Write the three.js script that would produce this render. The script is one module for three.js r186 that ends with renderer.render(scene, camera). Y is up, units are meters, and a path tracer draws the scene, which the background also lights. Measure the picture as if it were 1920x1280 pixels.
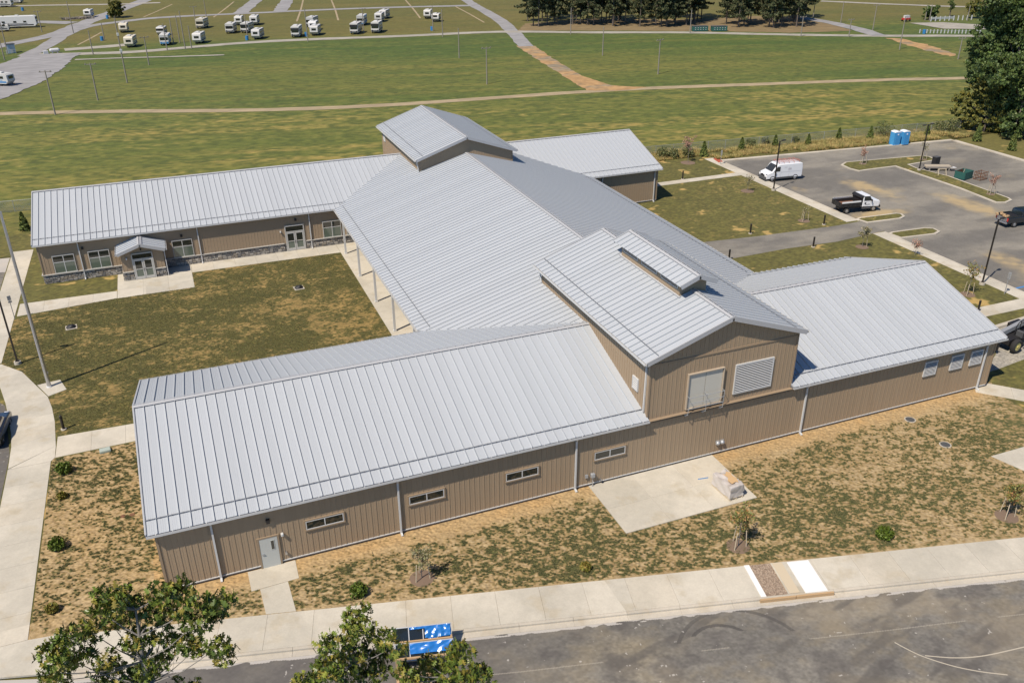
import * as THREE from 'three';
import { mergeGeometries } from 'three/addons/utils/BufferGeometryUtils.js';
import { RoundedBoxGeometry } from 'three/addons/geometries/RoundedBoxGeometry.js';
import { Sky } from 'three/addons/objects/Sky.js';

/* ---------- camera, sky, sun, exposure ---------- */
const scene = new THREE.Scene();
const CAM = { x: 4.68, y: 35.568, z: 43.238, yaw: -0.3762, pitch: -0.4695, roll: -0.0062, f: 1635.87 };
const camera = new THREE.PerspectiveCamera(42.734, 1024 / 682, 0.5, 6000);
camera.position.set(CAM.x, CAM.y, CAM.z);
camera.rotation.order = 'YXZ';
camera.rotation.set(CAM.pitch, CAM.yaw, CAM.roll);
camera.updateMatrixWorld(true);

const SUN = new THREE.Vector3(-0.622, 1, 0.325).normalize();
const sky = new Sky();
sky.scale.setScalar(5000);
sky.name = 'sky';
sky.userData.kind = 'structure';
sky.material.uniforms.sunPosition.value.copy(SUN);
sky.material.uniforms.turbidity.value = 2.2;
sky.material.uniforms.rayleigh.value = 1.1;
sky.material.uniforms.mieCoefficient.value = 0.003;
scene.add(sky);
scene.environmentIntensity = 0.1;
const sun = new THREE.DirectionalLight(0xfff3e2, 5);
sun.position.copy(SUN).multiplyScalar(260).add(new THREE.Vector3(45, 0, -60));
sun.target.position.set(45, 0, -60);
sun.castShadow = true;
Object.assign(sun.shadow.camera, { left: -190, right: 190, top: 190, bottom: -190, near: 1, far: 700 });
sun.shadow.mapSize.set(4096, 4096);
scene.add(sun, sun.target);

const renderer = new THREE.WebGLRenderer({ antialias: true });
renderer.setSize(1024, 682);
renderer.toneMapping = THREE.LinearToneMapping;
renderer.toneMappingExposure = 1.12;
renderer.shadowMap.enabled = true;

/* ---------- small helpers ---------- */
let seed = 12345;
const rnd = () => { seed = (seed * 1664525 + 1013904223) >>> 0; return seed / 4294967296; };
const rr = (a, b) => a + (b - a) * rnd();
const V = (x, y, z) => new THREE.Vector3(x, y, z);
const lin = (c) => { c /= 255; return c <= 0.04045 ? c / 12.92 : Math.pow((c + 0.055) / 1.055, 2.4); };
const ALB = 0.72;                                   // sunlit look in the photo -> base colour
const look = (r, g, b, k = ALB) => new THREE.Color().setRGB(lin(r) * k, lin(g) * k, lin(b) * k);

const camDir = (u, v) => V((u - 960) / CAM.f, (640 - v) / CAM.f, -1).applyQuaternion(camera.quaternion);
function G(u, v, y = 0) { const d = camDir(u, v); const t = (y - CAM.y) / d.y; return V(CAM.x + d.x * t, y, CAM.z + d.z * t); }
function at(u, v, dist) { return camDir(u, v).normalize().multiplyScalar(dist).add(camera.position); }
function project(p) { const q = p.clone().sub(camera.position).applyQuaternion(camera.quaternion.clone().invert()); return [960 - CAM.f * q.x / q.z, 640 + CAM.f * q.y / q.z]; }
function heightTo(base, v) { let lo = 0, hi = 60; for (let i = 0; i < 40; i++) { const m = (lo + hi) / 2; if (project(base.clone().add(V(0, m, 0)))[1] > v) lo = m; else hi = m; } return lo; }

const used = {};
function numbered(n) { const k = used[n] || 0; used[n] = k + 1; return k ? `${n}_${String(k).padStart(3, '0')}` : n; }
function thing(name, label, category, p = V(0, 0, 0), turn = 0, group) {
  const o = new THREE.Group(); o.name = numbered(name); o.position.copy(p); o.rotation.y = turn;
  o.userData = { label, category }; if (group) o.userData.group = group; scene.add(o); return o;
}
function part(name, geo, m, parent) {
  if (Array.isArray(geo)) geo = merge(geo);
  const o = new THREE.Mesh(geo, m); o.name = name; o.castShadow = o.receiveShadow = true; parent.add(o); return o;
}
function solo(name, label, category, geo, m, group) {
  const o = part(numbered(name), geo, m, scene); o.userData = { label, category }; if (group) o.userData.group = group; return o;
}
function struct(name, geo, m) { const o = part(numbered(name), geo, m, scene); o.userData.kind = 'structure'; return o; }
function structGroup(name) { const o = new THREE.Group(); o.name = numbered(name); o.userData.kind = 'structure'; scene.add(o); return o; }
function copyOf(src, p, turn, label, group) {
  const base = src.name.replace(/_\d{3}$/, ''); const c = src.clone(); c.name = numbered(base); c.position.copy(p); c.rotation.y = turn;
  c.userData = { ...src.userData }; if (label) c.userData.label = label; if (group) c.userData.group = group; scene.add(c); return c;
}
function norm(g) {
  if (g.index) g = g.toNonIndexed();
  if (!g.attributes.normal) g.computeVertexNormals();
  if (!g.attributes.uv) g.setAttribute('uv', new THREE.BufferAttribute(new Float32Array(g.attributes.position.count * 2), 2));
  for (const k of Object.keys(g.attributes)) if (!['position', 'normal', 'uv', 'color'].includes(k)) g.deleteAttribute(k);
  return g;
}
function merge(list) { list = list.map(norm); const anyC = list.some(g => g.attributes.color);
  if (anyC) for (const g of list) if (!g.attributes.color) g.setAttribute('color', new THREE.BufferAttribute(new Float32Array(g.attributes.position.count * 3).fill(1), 3));
  return list.length === 1 ? list[0] : mergeGeometries(list); }
const box = (w, h, d, x = 0, y = 0, z = 0, ry = 0, rx = 0, rz = 0) => { const g = new THREE.BoxGeometry(w, h, d); if (rx) g.rotateX(rx); if (rz) g.rotateZ(rz); if (ry) g.rotateY(ry); g.translate(x, y, z); return g; };
const rbox = (w, h, d, r, x = 0, y = 0, z = 0) => { const g = new RoundedBoxGeometry(w, h, d, 2, r); g.translate(x, y, z); return g; };
const cyl = (r0, r1, h, x = 0, y = 0, z = 0, n = 12) => { const g = new THREE.CylinderGeometry(r1, r0, h, n); g.translate(x, y + h / 2, z); return g; };
function bar(a, b, w, d = w) { const L = a.distanceTo(b); const g = new THREE.BoxGeometry(w, L, d); g.applyQuaternion(new THREE.Quaternion().setFromUnitVectors(V(0, 1, 0), b.clone().sub(a).normalize())); g.translate((a.x + b.x) / 2, (a.y + b.y) / 2, (a.z + b.z) / 2); return g; }
function rod(a, b, r0, r1 = r0, n = 8) { const L = a.distanceTo(b); const g = new THREE.CylinderGeometry(r1, r0, L, n, 1); g.applyQuaternion(new THREE.Quaternion().setFromUnitVectors(V(0, 1, 0), b.clone().sub(a).normalize())); g.translate((a.x + b.x) / 2, (a.y + b.y) / 2, (a.z + b.z) / 2); return g; }
function tube(pts, r, n = 6) { return new THREE.TubeGeometry(new THREE.CatmullRomCurve3(pts), Math.max(6, pts.length * 4), r, n); }
// eight corners: bottom a b c d (ccw from above), top e f g h
function hexa(a, b, c, d, e, f, g, h) {
  const q = (p0, p1, p2, p3) => [p0, p1, p2, p0, p2, p3];
  const t = [...q(e, f, g, h), ...q(d, c, b, a), ...q(a, b, f, e), ...q(b, c, g, f), ...q(c, d, h, g), ...q(d, a, e, h)];
  const pos = new Float32Array(t.length * 3), uv = new Float32Array(t.length * 2);
  t.forEach((p, i) => { pos.set([p.x, p.y, p.z], i * 3); uv.set([p.x, p.z], i * 2); });
  const ge = new THREE.BufferGeometry(); ge.setAttribute('position', new THREE.BufferAttribute(pos, 3)); ge.setAttribute('uv', new THREE.BufferAttribute(uv, 2)); ge.computeVertexNormals(); return ge;
}
// horizontal polygon [[x,z],...] as a slab with its top at y, uv in metres
function slab(pts, y, depth) {
  const s = new THREE.Shape(pts.map(p => new THREE.Vector2(p[0], -p[1])));
  const g = new THREE.ExtrudeGeometry(s, { depth, bevelEnabled: false }); g.rotateX(-Math.PI / 2); g.translate(0, y - depth, 0);
  const P = g.attributes.position, U = g.attributes.uv; for (let i = 0; i < P.count; i++) U.setXY(i, P.getX(i), P.getZ(i)); return g;
}
function sheet(pts, y) { const g = new THREE.ShapeGeometry(new THREE.Shape(pts.map(p => new THREE.Vector2(p[0], -p[1])))); g.rotateX(-Math.PI / 2); g.translate(0, y, 0);
  const P = g.attributes.position, U = g.attributes.uv; for (let i = 0; i < P.count; i++) U.setXY(i, P.getX(i), P.getZ(i)); return g; }
const px = (list, y = 0) => list.map(([u, v]) => { const p = G(u, v, y); return [p.x, p.z]; });
// strip of given width along world points
function strip(pts, w, y) {
  const L = [], R = []; pts.forEach((p, i) => { const a = pts[Math.max(0, i - 1)], b = pts[Math.min(pts.length - 1, i + 1)]; const dx = b[0] - a[0], dz = b[1] - a[1], l = Math.hypot(dx, dz) || 1;
    const k = w > 1 ? w * 0.16 : 0, w0 = w / 2 + k * (vn(p[0] * 0.3, p[1] * 0.3, 311) - 0.5), w1 = w / 2 + k * (vn(p[0] * 0.3, p[1] * 0.3, 312) - 0.5); L.push([p[0] - dz / l * w0, p[1] + dx / l * w0]); R.push([p[0] + dz / l * w1, p[1] - dx / l * w1]); });
  return sheet([...L, ...R.reverse()], y);
}
function ragged(pts, amp = 0.35, step = 1.6) { const out = []; pts.forEach((p, i) => { const q = pts[(i + 1) % pts.length], L = Math.hypot(q[0] - p[0], q[1] - p[1]), n = Math.max(1, Math.round(L / step)); for (let k = 0; k < n; k++) { const x = p[0] + (q[0] - p[0]) * k / n, z = p[1] + (q[1] - p[1]) * k / n; out.push([x + amp * 2 * (vn(x * 0.9, z * 0.9, 301) - 0.5), z + amp * 2 * (vn(x * 0.9, z * 0.9, 302) - 0.5)]); } }); return out; }
function smooth(pts, n = 8) { const c = new THREE.CatmullRomCurve3(pts.map(p => V(p[0], 0, p[1]))); return c.getPoints(pts.length * n).map(p => [p.x, p.z]); }

/* noise */
const hsh = (x, y, s) => { let h = (x * 374761393 + y * 668265263 + s * 1442695041) | 0; h = Math.imul(h ^ (h >>> 13), 1274126177); h ^= h >>> 16; return (h >>> 0) / 4294967296; };
function vn(x, y, s = 0) { const xi = Math.floor(x), yi = Math.floor(y); let fx = x - xi, fy = y - yi; fx = fx * fx * (3 - 2 * fx); fy = fy * fy * (3 - 2 * fy);
  const a = hsh(xi, yi, s), b = hsh(xi + 1, yi, s), c = hsh(xi, yi + 1, s), d = hsh(xi + 1, yi + 1, s); return a + (b - a) * fx + (c - a) * fy + (a - b - c + d) * fx * fy; }
function fbm(x, y, o = 4, s = 0) { let v = 0, a = 0.5, t = 0; for (let i = 0; i < o; i++) { v += a * vn(x, y, s + i * 17); t += a; x = x * 2.03 + 5.1; y = y * 2.03 + 1.7; a *= 0.55; } return v / t; }
const sst = (a, b, x) => { x = Math.min(1, Math.max(0, (x - a) / (b - a))); return x * x * (3 - 2 * x); };
const mixc = (a, b, t) => [a[0] + (b[0] - a[0]) * t, a[1] + (b[1] - a[1]) * t, a[2] + (b[2] - a[2]) * t];

// texture over a world rectangle; fn(x,z) gives an sRGB "sunlit look" colour
const LUT = new Uint8Array(1024); for (let i = 0; i < 1024; i++) { const l = lin(i / 1023 * 255) * ALB; LUT[i] = Math.round((l <= 0.0031308 ? 12.92 * l : 1.055 * Math.pow(l, 1 / 2.4) - 0.055) * 255); }
const enc = (v) => LUT[Math.max(0, Math.min(1023, Math.round(v / 255 * 1023)))];
function worldTex(x0, z0, W, H, w, h, fn) {
  const d = new Uint8Array(w * h * 4);
  for (let j = 0; j < h; j++) for (let i = 0; i < w; i++) { const c = fn(x0 + (i + 0.5) / w * W, z0 + (j + 0.5) / h * H); const k = (j * w + i) * 4; d[k] = enc(c[0]); d[k + 1] = enc(c[1]); d[k + 2] = enc(c[2]); d[k + 3] = 255; }
  const t = new THREE.DataTexture(d, w, h); t.colorSpace = THREE.SRGBColorSpace; t.magFilter = THREE.LinearFilter; t.minFilter = THREE.LinearMipmapLinearFilter; t.generateMipmaps = true;
  t.wrapS = t.wrapT = THREE.RepeatWrapping; t.repeat.set(1 / W, 1 / H); t.offset.set(-x0 / W, -z0 / H); t.needsUpdate = true; return t;
}
function bumpTex(w, h, W, H, fn) { const d = new Uint8Array(w * h * 4); for (let j = 0; j < h; j++) for (let i = 0; i < w; i++) { const c = Math.max(0, Math.min(255, fn(i / w, j / h) * 255)); d.set([c, c, c, 255], (j * w + i) * 4); }
  const t = new THREE.DataTexture(d, w, h); t.magFilter = THREE.LinearFilter; t.wrapS = t.wrapT = THREE.RepeatWrapping; t.repeat.set(1 / W, 1 / H); t.needsUpdate = true; return t; }
const std = (color, rough = 0.8, extra = {}) => new THREE.MeshStandardMaterial({ color, roughness: rough, ...extra });
const mapped = (map, rough = 0.95, extra = {}) => new THREE.MeshStandardMaterial({ map, roughness: rough, ...extra });

/* ---------- building measures (metres) ---------- */
const SW = { x0: -0.17, x1: 63.65, eY: 4.45, rY: 7.46, eZ: 0.45, rZ: -8.96, bZ: -18.25, wz: 0.15, wx0: 0.27, wx1: 63.0, bw: -17.85 };
const NW = { x0: -10.0, x1: 63.55, eY: 4.4, rY: 7.39, eZ: -52.4, rZ: -61.75, bZ: -71.1, wz: -52.75, wx0: -9.65, wx1: 63.05, bw: -70.7 };
const HALL = { rx: 37.15, rY: 8.96, ex: 20.95, eY: 4.36 };
const FT = { rY: 11.07, ex0: 30.85, ex1: 43.45, eY: 8.9, z0: 0.6, z1: -18.05, wx0: 31.4, wx1: 43.1, wz: 0.16 };
const RT = { rY: 10.9, ex0: 30.88, ex1: 43.42, eY: 8.78, z0: -52.8, z1: -71.5, wx0: 31.35, wx1: 42.95, wz: -53.25 };

/* ---------- materials ---------- */
const oilCan = bumpTex(256, 256, 5, 5, (i, j) => fbm(i * 9, j * 5, 3, 42));
const M = {
  roof: [0, 1, 2, 3].map(i => std(look(198 + i * 1.3, 203 + i * 1.3, 208 + i * 1.3, 0.68), 0.46 + i * 0.012, { bumpMap: oilCan, bumpScale: 0.005 })),
  roofTrim: std(look(200, 201, 203, 0.66), 0.5),
  deck: std(look(120, 122, 125), 0.8),
  siding: [0, 1, 2].map(i => std(new THREE.Color().setRGB(0.325 + i * 0.008, 0.242 + i * 0.006, 0.158 + i * 0.004), 0.62)),
  sidingTrim: std(new THREE.Color().setRGB(0.28, 0.207, 0.136), 0.6),
  whiteTrim: std(new THREE.Color().setRGB(0.53, 0.53, 0.52), 0.5),
  gutterIn: std(new THREE.Color().setRGB(0.42, 0.42, 0.42), 0.6),
  rail: std(new THREE.Color().setRGB(0.2, 0.21, 0.23), 0.5, { metalness: 0.4 }),
  glass: new THREE.MeshPhysicalMaterial({ color: new THREE.Color().setRGB(0.016, 0.02, 0.02), roughness: 0.06, clearcoat: 1, clearcoatRoughness: 0.03 }),
  film: new THREE.MeshPhysicalMaterial({ color: new THREE.Color().setRGB(0.1, 0.13, 0.105), roughness: 0.12, clearcoat: 1, clearcoatRoughness: 0.05 }),  // paler grey-green glass colour for the lower panes
  doorGrey: std(new THREE.Color().setRGB(0.46, 0.47, 0.44), 0.5),
  frameGrey: std(new THREE.Color().setRGB(0.47, 0.46, 0.43), 0.45),
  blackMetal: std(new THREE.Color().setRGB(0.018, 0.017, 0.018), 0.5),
  bronze: std(new THREE.Color().setRGB(0.03, 0.025, 0.022), 0.45, { metalness: 0.3 }),
  steel: std(new THREE.Color().setRGB(0.5, 0.51, 0.53), 0.32, { metalness: 0.85 }),
  galv: std(new THREE.Color().setRGB(0.42, 0.43, 0.44), 0.5, { metalness: 0.5 }),
  rubber: std(new THREE.Color().setRGB(0.022, 0.021, 0.02), 0.9),
  whitePaint: new THREE.MeshPhysicalMaterial({ color: new THREE.Color().setRGB(0.74, 0.75, 0.76), roughness: 0.35, clearcoat: 0.6, clearcoatRoughness: 0.15 }),
  creamPaint: std(new THREE.Color().setRGB(0.58, 0.53, 0.42), 0.5),
  greyPlastic: std(new THREE.Color().setRGB(0.07, 0.072, 0.075), 0.65),
  darkPaint: new THREE.MeshPhysicalMaterial({ color: new THREE.Color().setRGB(0.012, 0.018, 0.024), roughness: 0.25, clearcoat: 1, clearcoatRoughness: 0.08 }),
  wood: std(new THREE.Color().setRGB(0.42, 0.28, 0.15), 0.85),
  greyWood: std(new THREE.Color().setRGB(0.24, 0.215, 0.185), 0.95),
  paleWood: std(new THREE.Color().setRGB(0.5, 0.42, 0.3), 0.9),
  bark: std(new THREE.Color().setRGB(0.13, 0.105, 0.085), 0.95),
  greyBark: std(new THREE.Color().setRGB(0.2, 0.185, 0.165), 0.95),
  mulch: std(new THREE.Color().setRGB(0.17, 0.118, 0.082), 1),
  rust: std(new THREE.Color().setRGB(0.16, 0.075, 0.04), 0.9),
  red: std(new THREE.Color().setRGB(0.45, 0.03, 0.025), 0.4),
  orangeRack: std(new THREE.Color().setRGB(0.42, 0.16, 0.12), 0.6),
  blue: std(new THREE.Color().setRGB(0.03, 0.19, 0.42), 0.55),
  pottyBlue: std(new THREE.Color().setRGB(0.06, 0.3, 0.58), 0.5),
  paleTop: std(new THREE.Color().setRGB(0.68, 0.72, 0.78), 0.6),
  green: std(new THREE.Color().setRGB(0.02, 0.09, 0.075), 0.6),
  yellow: std(new THREE.Color().setRGB(0.6, 0.5, 0.17), 0.5),
  tarp: std(new THREE.Color().setRGB(0.012, 0.012, 0.014), 0.6),
};

/* ---------- ground textures ---------- */
const SOIL = [192, 170, 130], SOIL2 = [176, 151, 110], ORANGE = [194, 160, 110], GREEN = [92, 100, 52], DKGREEN = [62, 72, 36], OLIVE = [112, 106, 58];
const STREET = Math.atan2(10.6, 43.1), cs = Math.cos(STREET), sn = Math.sin(STREET);
// amount of grass on the young lawns, 0 bare .. 1 thick
function frontGrass(x, z) {
  const a = x * cs + z * sn, b = -x * sn + z * cs, w = 0.6 * vn(x * 0.7, z * 0.7, 9);
  const big = fbm(x * 0.14 + 3, z * 0.2, 3, 5), mid = fbm(a * 0.8 + w, b * 1.3 + w, 2, 31), fine = fbm(a * 3 + w, b * 4.8 + w, 2, 77), tuft = vn(a * 7.5, b * 10, 3);
  let m = 0.3 * big + 0.17 * mid + 0.46 * fine + 0.34 * tuft + 0.1 + 0.035 * sst(30, 20, x) * sst(2, 6, x);
  if (x > 0.2 && x < 63.2) m -= 0.3 * sst(1.7, 0.35, z - 0.15 - 0.9 * vn(x * 0.8, z, 12));
  if (x < 0.5) m -= 0.04;
  const kerbD = 3.0 + 0.2459 * x - z; m -= 0.2 * sst(0.45, 0.1, kerbD);
  return m;
}
function frontColour(x, z) {
  const m = frontGrass(x, z), g = sst(0.7, 0.88, m), thin = sst(0.55, 0.75, m);
  const nearWall = (x > -0.5 && x < 63.5) ? sst(2.2, 0.5, z) : 0;
  let soil = mixc(SOIL, SOIL2, fbm(x * 0.6, z * 0.6, 3, 44)); soil = mixc(soil, ORANGE, Math.min(1, 0.75 * nearWall * (0.5 + vn(x * 1.3, z * 1.3, 8)) + (x < 1 ? 0.4 * vn(x * 0.5, z * 0.5, 6) : 0)));
  const f = 0.9 + 0.2 * vn(x * 9, z * 9, 21); soil = soil.map(c => c * f);
  let gr = mixc(DKGREEN, OLIVE, fbm(x * 1.4, z * 1.4, 3, 91)); gr = mixc(gr, GREEN, 0.4 * vn(x * 5, z * 5, 51));
  soil = mixc(soil, [148, 122, 76], 0.7 * thin); return mixc(soil, gr, g * 0.9);
}
function courtGrass(x, z) { return 0.5 * fbm(x * 0.25 + 9, z * 0.34, 4, 15) + 0.4 * fbm(x * 1.3, z * 1.9, 3, 66) + 0.32 * vn(x * 5, z * 7, 2); }
function courtColour(x, z, bias = 0) {
  const m = courtGrass(x, z) + bias, g = sst(0.38, 0.66, m);
  let gr = mixc([78, 80, 34], [106, 100, 46], fbm(x * 0.7, z * 0.7, 4, 23)); gr = mixc(gr, [66, 70, 34], 0.6 * vn(x * 4, z * 4, 14));
  let so = mixc([168, 140, 86], [142, 120, 68], fbm(x * 2, z * 2, 3, 7));
  const f = 0.88 + 0.24 * vn(x * 8, z * 8, 29); return mixc(so, gr, g * 0.9).map(c => c * f);
}
const eastGrass = (x, z) => { let c = courtColour(x, z, 0.1); c = mixc(c, [126, 120, 62], 0.4); c = c.map(q => q * (0.84 + 0.3 * vn(x * 3.1, z * 4.2, 55))); const s = fbm(x * 0.42, z * 0.5, 4, 333); return mixc(c, [206, 172, 106], 0.85 * sst(0.7, 0.8, s)); };
const BD = Math.atan2(41, 189), bc = Math.cos(BD), bs = Math.sin(BD);
function fieldColour(x, z) {
  const a = x * bc + z * bs, b = -x * bs + z * bc;
  const wob = 2.5 * vn(a * 0.03, b * 0.05, 71), big = fbm(a * 0.005, (b + wob) * 0.045, 4, 2), st = fbm(a * 0.03, (b + wob) * 0.3, 3, 8), mid = fbm(a * 0.22, b * 0.6, 3, 13), fine = fbm(a * 0.8, b * 1.5, 3, 5), gr = vn(a * 2.4, b * 3.2, 15);
  const near = sst(-155, -118, b);                      // the strip next to the building was cut and lies in straw
  let c = mixc([78, 100, 34], [114, 116, 48], sst(0.25, 0.75, 0.5 * big + 0.35 * st + 0.15 * mid));
  c = mixc(c, [120, 120, 50], 0.6 * near);
  const straw = 0.3 * st + 0.2 * mid + 0.5 * fine + 0.05 * near;
  c = mixc(c, [176, 152, 84], sst(0.46, 0.78, straw) * (0.22 + 0.5 * near) * (0.45 + 0.75 * sst(0.3, 0.65, fbm(a * 0.04, b * 0.14, 3, 401)))); c = mixc(c, [66, 78, 30], 0.35 * sst(0.46, 0.28, fine));
  const camp = sst(-226, -250, b - 12 * vn(a * 0.01, 3, 4)); c = mixc(c, mixc([134, 116, 62], [100, 100, 44], fbm(a * 0.03, b * 0.1, 3, 88)), camp * 0.85);
  const f = 0.86 + 0.16 * fine + 0.16 * (gr - 0.3); return c.map(v => v * f);
}
function asphalt(x, z, s) { const n = fbm(x * 0.12, z * 0.3, 4, s), m = fbm(x * 1.2, z * 1.2, 3, s + 3), g = vn(x * 14, z * 14, s + 9);
  let c = mixc([126, 122, 115], [156, 150, 138], sst(0.3, 0.72, n)); c = mixc(c, [176, 162, 134], 0.5 * sst(0.6, 0.85, fbm(x * 0.2 + 40, z * 0.25, 4, s + 30))); const f = 0.9 + 0.12 * m + 0.1 * (g - 0.5); return c.map(v => v * f); }
function streetColour(x, z) {
  const a = x * cs + z * sn, b = -x * sn + z * cs; let c = asphalt(a * 0.8, b, 70).map(v => v * (0.88 + 0.12 * sst(14, 34, a))); const mo = fbm(a * 0.7, b * 0.9, 4, 75); c = mixc(c, [142, 130, 108], 0.45 * sst(0.5, 0.75, mo)); c = mixc(c, [88, 84, 82], 0.45 * sst(0.5, 0.3, mo)); c = c.map(v => v * (0.92 + 0.16 * vn(a * 6, b * 7, 76)));
  const west = sst(26, 12, a); c = mixc(c, [100, 96, 94], 0.5 * west);
  const dust = fbm(a * 0.22, b * 0.5, 4, 140); c = mixc(c, [160, 146, 122], 0.45 * sst(0.5, 0.75, dust) * sst(14, 30, a));
  const skid = fbm(a * 0.5 + b * 0.9, b * 0.35 - a * 0.12, 3, 210); c = mixc(c, [92, 88, 84], 0.5 * sst(0.6, 0.78, skid) * sst(15, 26, a));
  const line = (cx, cz, r, w) => Math.abs(Math.hypot(a - cx, b - cz) - r) < w ? 1 : 0;                    // turning tyre marks
  if (b < 7.6 && line(30.6, 8.9, 1.9, 0.1)) c = mixc(c, [72, 69, 67], 0.6); if (b < 8 && line(31.5, 9.6, 3.6, 0.11)) c = mixc(c, [78, 75, 72], 0.5);
  if (vn(a * 3.2, b * 3.2, 61) > 0.93 && vn(a * 13, b * 13, 62) > 0.62) c = mixc(c, [205, 200, 192], 0.75);   // splashes of slurry
  const edge = b - 5.95; if (edge < 0.22 && vn(a * 2.2, b * 5, 63) > edge * 2.4) c = mixc(c, [214, 208, 200], 0.8);
  if (Math.abs(b - 8.6 - 0.1 * vn(a * 0.3, 1, 5)) < 0.035 && vn(a * 0.7, 2, 71) > 0.4) c = mixc(c, [178, 170, 155], 0.6);
  return c;
}
function lotColour(x, z) {
  let c = asphalt(x, z, 170);
  const sand = fbm(x * 0.12, z * 0.16, 4, 260);
  const spot = (cx, cz, rx, rz) => Math.exp(-(((x - cx) / rx) ** 2 + ((z - cz) / rz) ** 2) * 1.2);
  let s = 0.9 * spot(86.5, -37.6, 6, 2.2) + 0.8 * spot(93, -46, 3, 7) + 0.7 * spot(100, -35, 3, 9) + 0.7 * spot(88, -20, 2.6, 6) + 0.5 * spot(86, -14, 3, 4) + 0.4 * spot(84, -50, 1.6, 3);
  s = sst(0.25, 0.8, s * (0.45 + 1.1 * sand) * (0.75 + 0.5 * vn(x * 1.5, z * 1.5, 7))); c = mixc(c, [196, 172, 128], 0.85 * s); return c;
}
const concreteFn = (x, z) => { const n = fbm(x * 0.35, z * 0.35, 4, 400), m = fbm(x * 3, z * 3, 3, 410), g = vn(x * 16, z * 16, 5); let c = mixc([222, 214, 198], [206, 199, 184], sst(0.3, 0.7, n)); c = mixc(c, [196, 182, 156], 0.45 * sst(0.58, 0.8, fbm(x * 0.8, z * 0.8, 4, 420))); return c.map(v => v * (0.95 + 0.06 * m + 0.04 * (g - 0.5))); };
const texConcrete = worldTex(0, 0, 24, 24, 768, 768, concreteFn);
const clodBump = bumpTex(512, 512, 12, 12, (i, j) => 0.55 * fbm(i * 24, j * 34, 3, 3) + 0.45 * vn(i * 76, j * 96, 8));
const lawnBump = bumpTex(256, 256, 5, 5, (i, j) => 0.5 * fbm(i * 40, j * 40, 3, 3) + 0.5 * vn(i * 110, j * 110, 8));
M.concrete = [1, 0.955, 1.03].map(k => mapped(texConcrete, 0.9, { color: new THREE.Color(k > 1 ? 1 : k, k > 1 ? 0.985 : k, k > 1 ? 0.95 : k * 0.985) }));
M.kerb = mapped(texConcrete, 0.9, { color: new THREE.Color(0.97, 0.95, 0.93) });

/* ---------- the ground ---------- */
struct('ground', (() => { const g = new THREE.PlaneGeometry(6000, 6000); g.rotateX(-Math.PI / 2); g.translate(0, -0.3, 0); const P = g.attributes.position, U = g.attributes.uv; for (let i = 0; i < P.count; i++) U.setXY(i, P.getX(i), P.getZ(i)); return g; })(), mapped(worldTex(0, 0, 200, 200, 512, 512, (x, z) => mixc([112, 112, 54], [128, 118, 64], fbm(x * 0.05, z * 0.1, 4, 2)))));
struct('field', sheet([[-220, -560], [560, -560], [560, 60], [125, 60], [-220, 60]].map(p => p), -0.2), mapped(worldTex(-220, -560, 780, 560, 2048, 2048, fieldColour), 1, { bumpMap: lawnBump, bumpScale: 0.05 }));
// lawns: one slab standing a kerb's height above the asphalt
const lawnPts = [[-45, -85], [82, -74.4], [150, -68.5], [150, -64.5], [124, -62.1], [82.2, -66.2], [82.2, 25.55], [2.15, 5.87], [-5.6, 3.97], [-9.8, 2.9], [-9.8, -19], [-10.9, -27], [-13.6, -31], [-14, -34], [-14, -63], [-45, -66]];
struct('lawn', slab(lawnPts, 0, 0.28), mapped(worldTex(-46, -86, 196, 112, 2048, 1170, (x, z) => { if (z > 0 && x < 63) return frontColour(x, z); return z < -71 ? mixc(eastGrass(x, z), fieldColour(x, z), 0.6) : eastGrass(x, z); }), 1, { bumpMap: lawnBump, bumpScale: 0.04 }));
const frontLawnPts = [[-6.9, -17.2], [0.2, -17.4], [0.2, 0.1], [63, 0.1], [64.4, -0.6], [58, 8.6], [54, 16], [50, 14.75], [2.8, 3.55], [-5.4, 1.35], [-6.9, 0.3]];
struct('front_lawn', sheet(frontLawnPts, 0.004), mapped(worldTex(-8, -18, 74, 36, 2048, 1000, (x, z) => frontColour(x, z)), 1, { bumpMap: clodBump, bumpScale: 0.16 }));
const courtPts = [...px([[25, 600], [90, 583], [219, 559], [363, 538], [358, 511], [500, 490], [637.5, 473.6]]), [20.75, -18.0], [0.4, -17.9], ...px([[254, 791], [108, 818], [103, 812], [102, 790], [97, 765], [89, 744], [62, 718], [40, 697], [1, 683]])];
struct('courtyard_lawn', sheet(courtPts, 0.004), mapped(worldTex(-13, -52, 35, 36, 1024, 1024, (x, z) => courtColour(x, z)), 1, { bumpMap: lawnBump, bumpScale: 0.04 }));
const streetTex = worldTex(-12, 0, 76, 40, 2048, 1078, streetColour);
struct('street', sheet([[-60, -64], [-13.9, -64], [-9.7, -20], [-9.7, 3], [-4.6, 4.8], [4.4, 7], [47.5, 17.2], [130, 37.5], [130, 75], [-60, 75]], -0.12), mapped(streetTex, 0.92));
struct('parking_lot', sheet([[82.1, -66.3], [124.1, -62.2], [124.1, 40], [82.1, 26]], -0.12), mapped(worldTex(80, -68, 46, 108, 720, 1690, lotColour), 0.92));
struct('driveway', slab([...px([[1270, 461], [1318, 454], [1420, 443], [1570, 423]]), [82.3, -36.0], [82.3, -32.1], ...px([[1640, 437], [1570, 453], [1475, 466], [1377, 484], [1300, 497]])], 0.012, 0.1), mapped(worldTex(50, -42, 36, 14, 512, 200, (x, z) => asphalt(x, z, 99)), 0.92));
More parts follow.
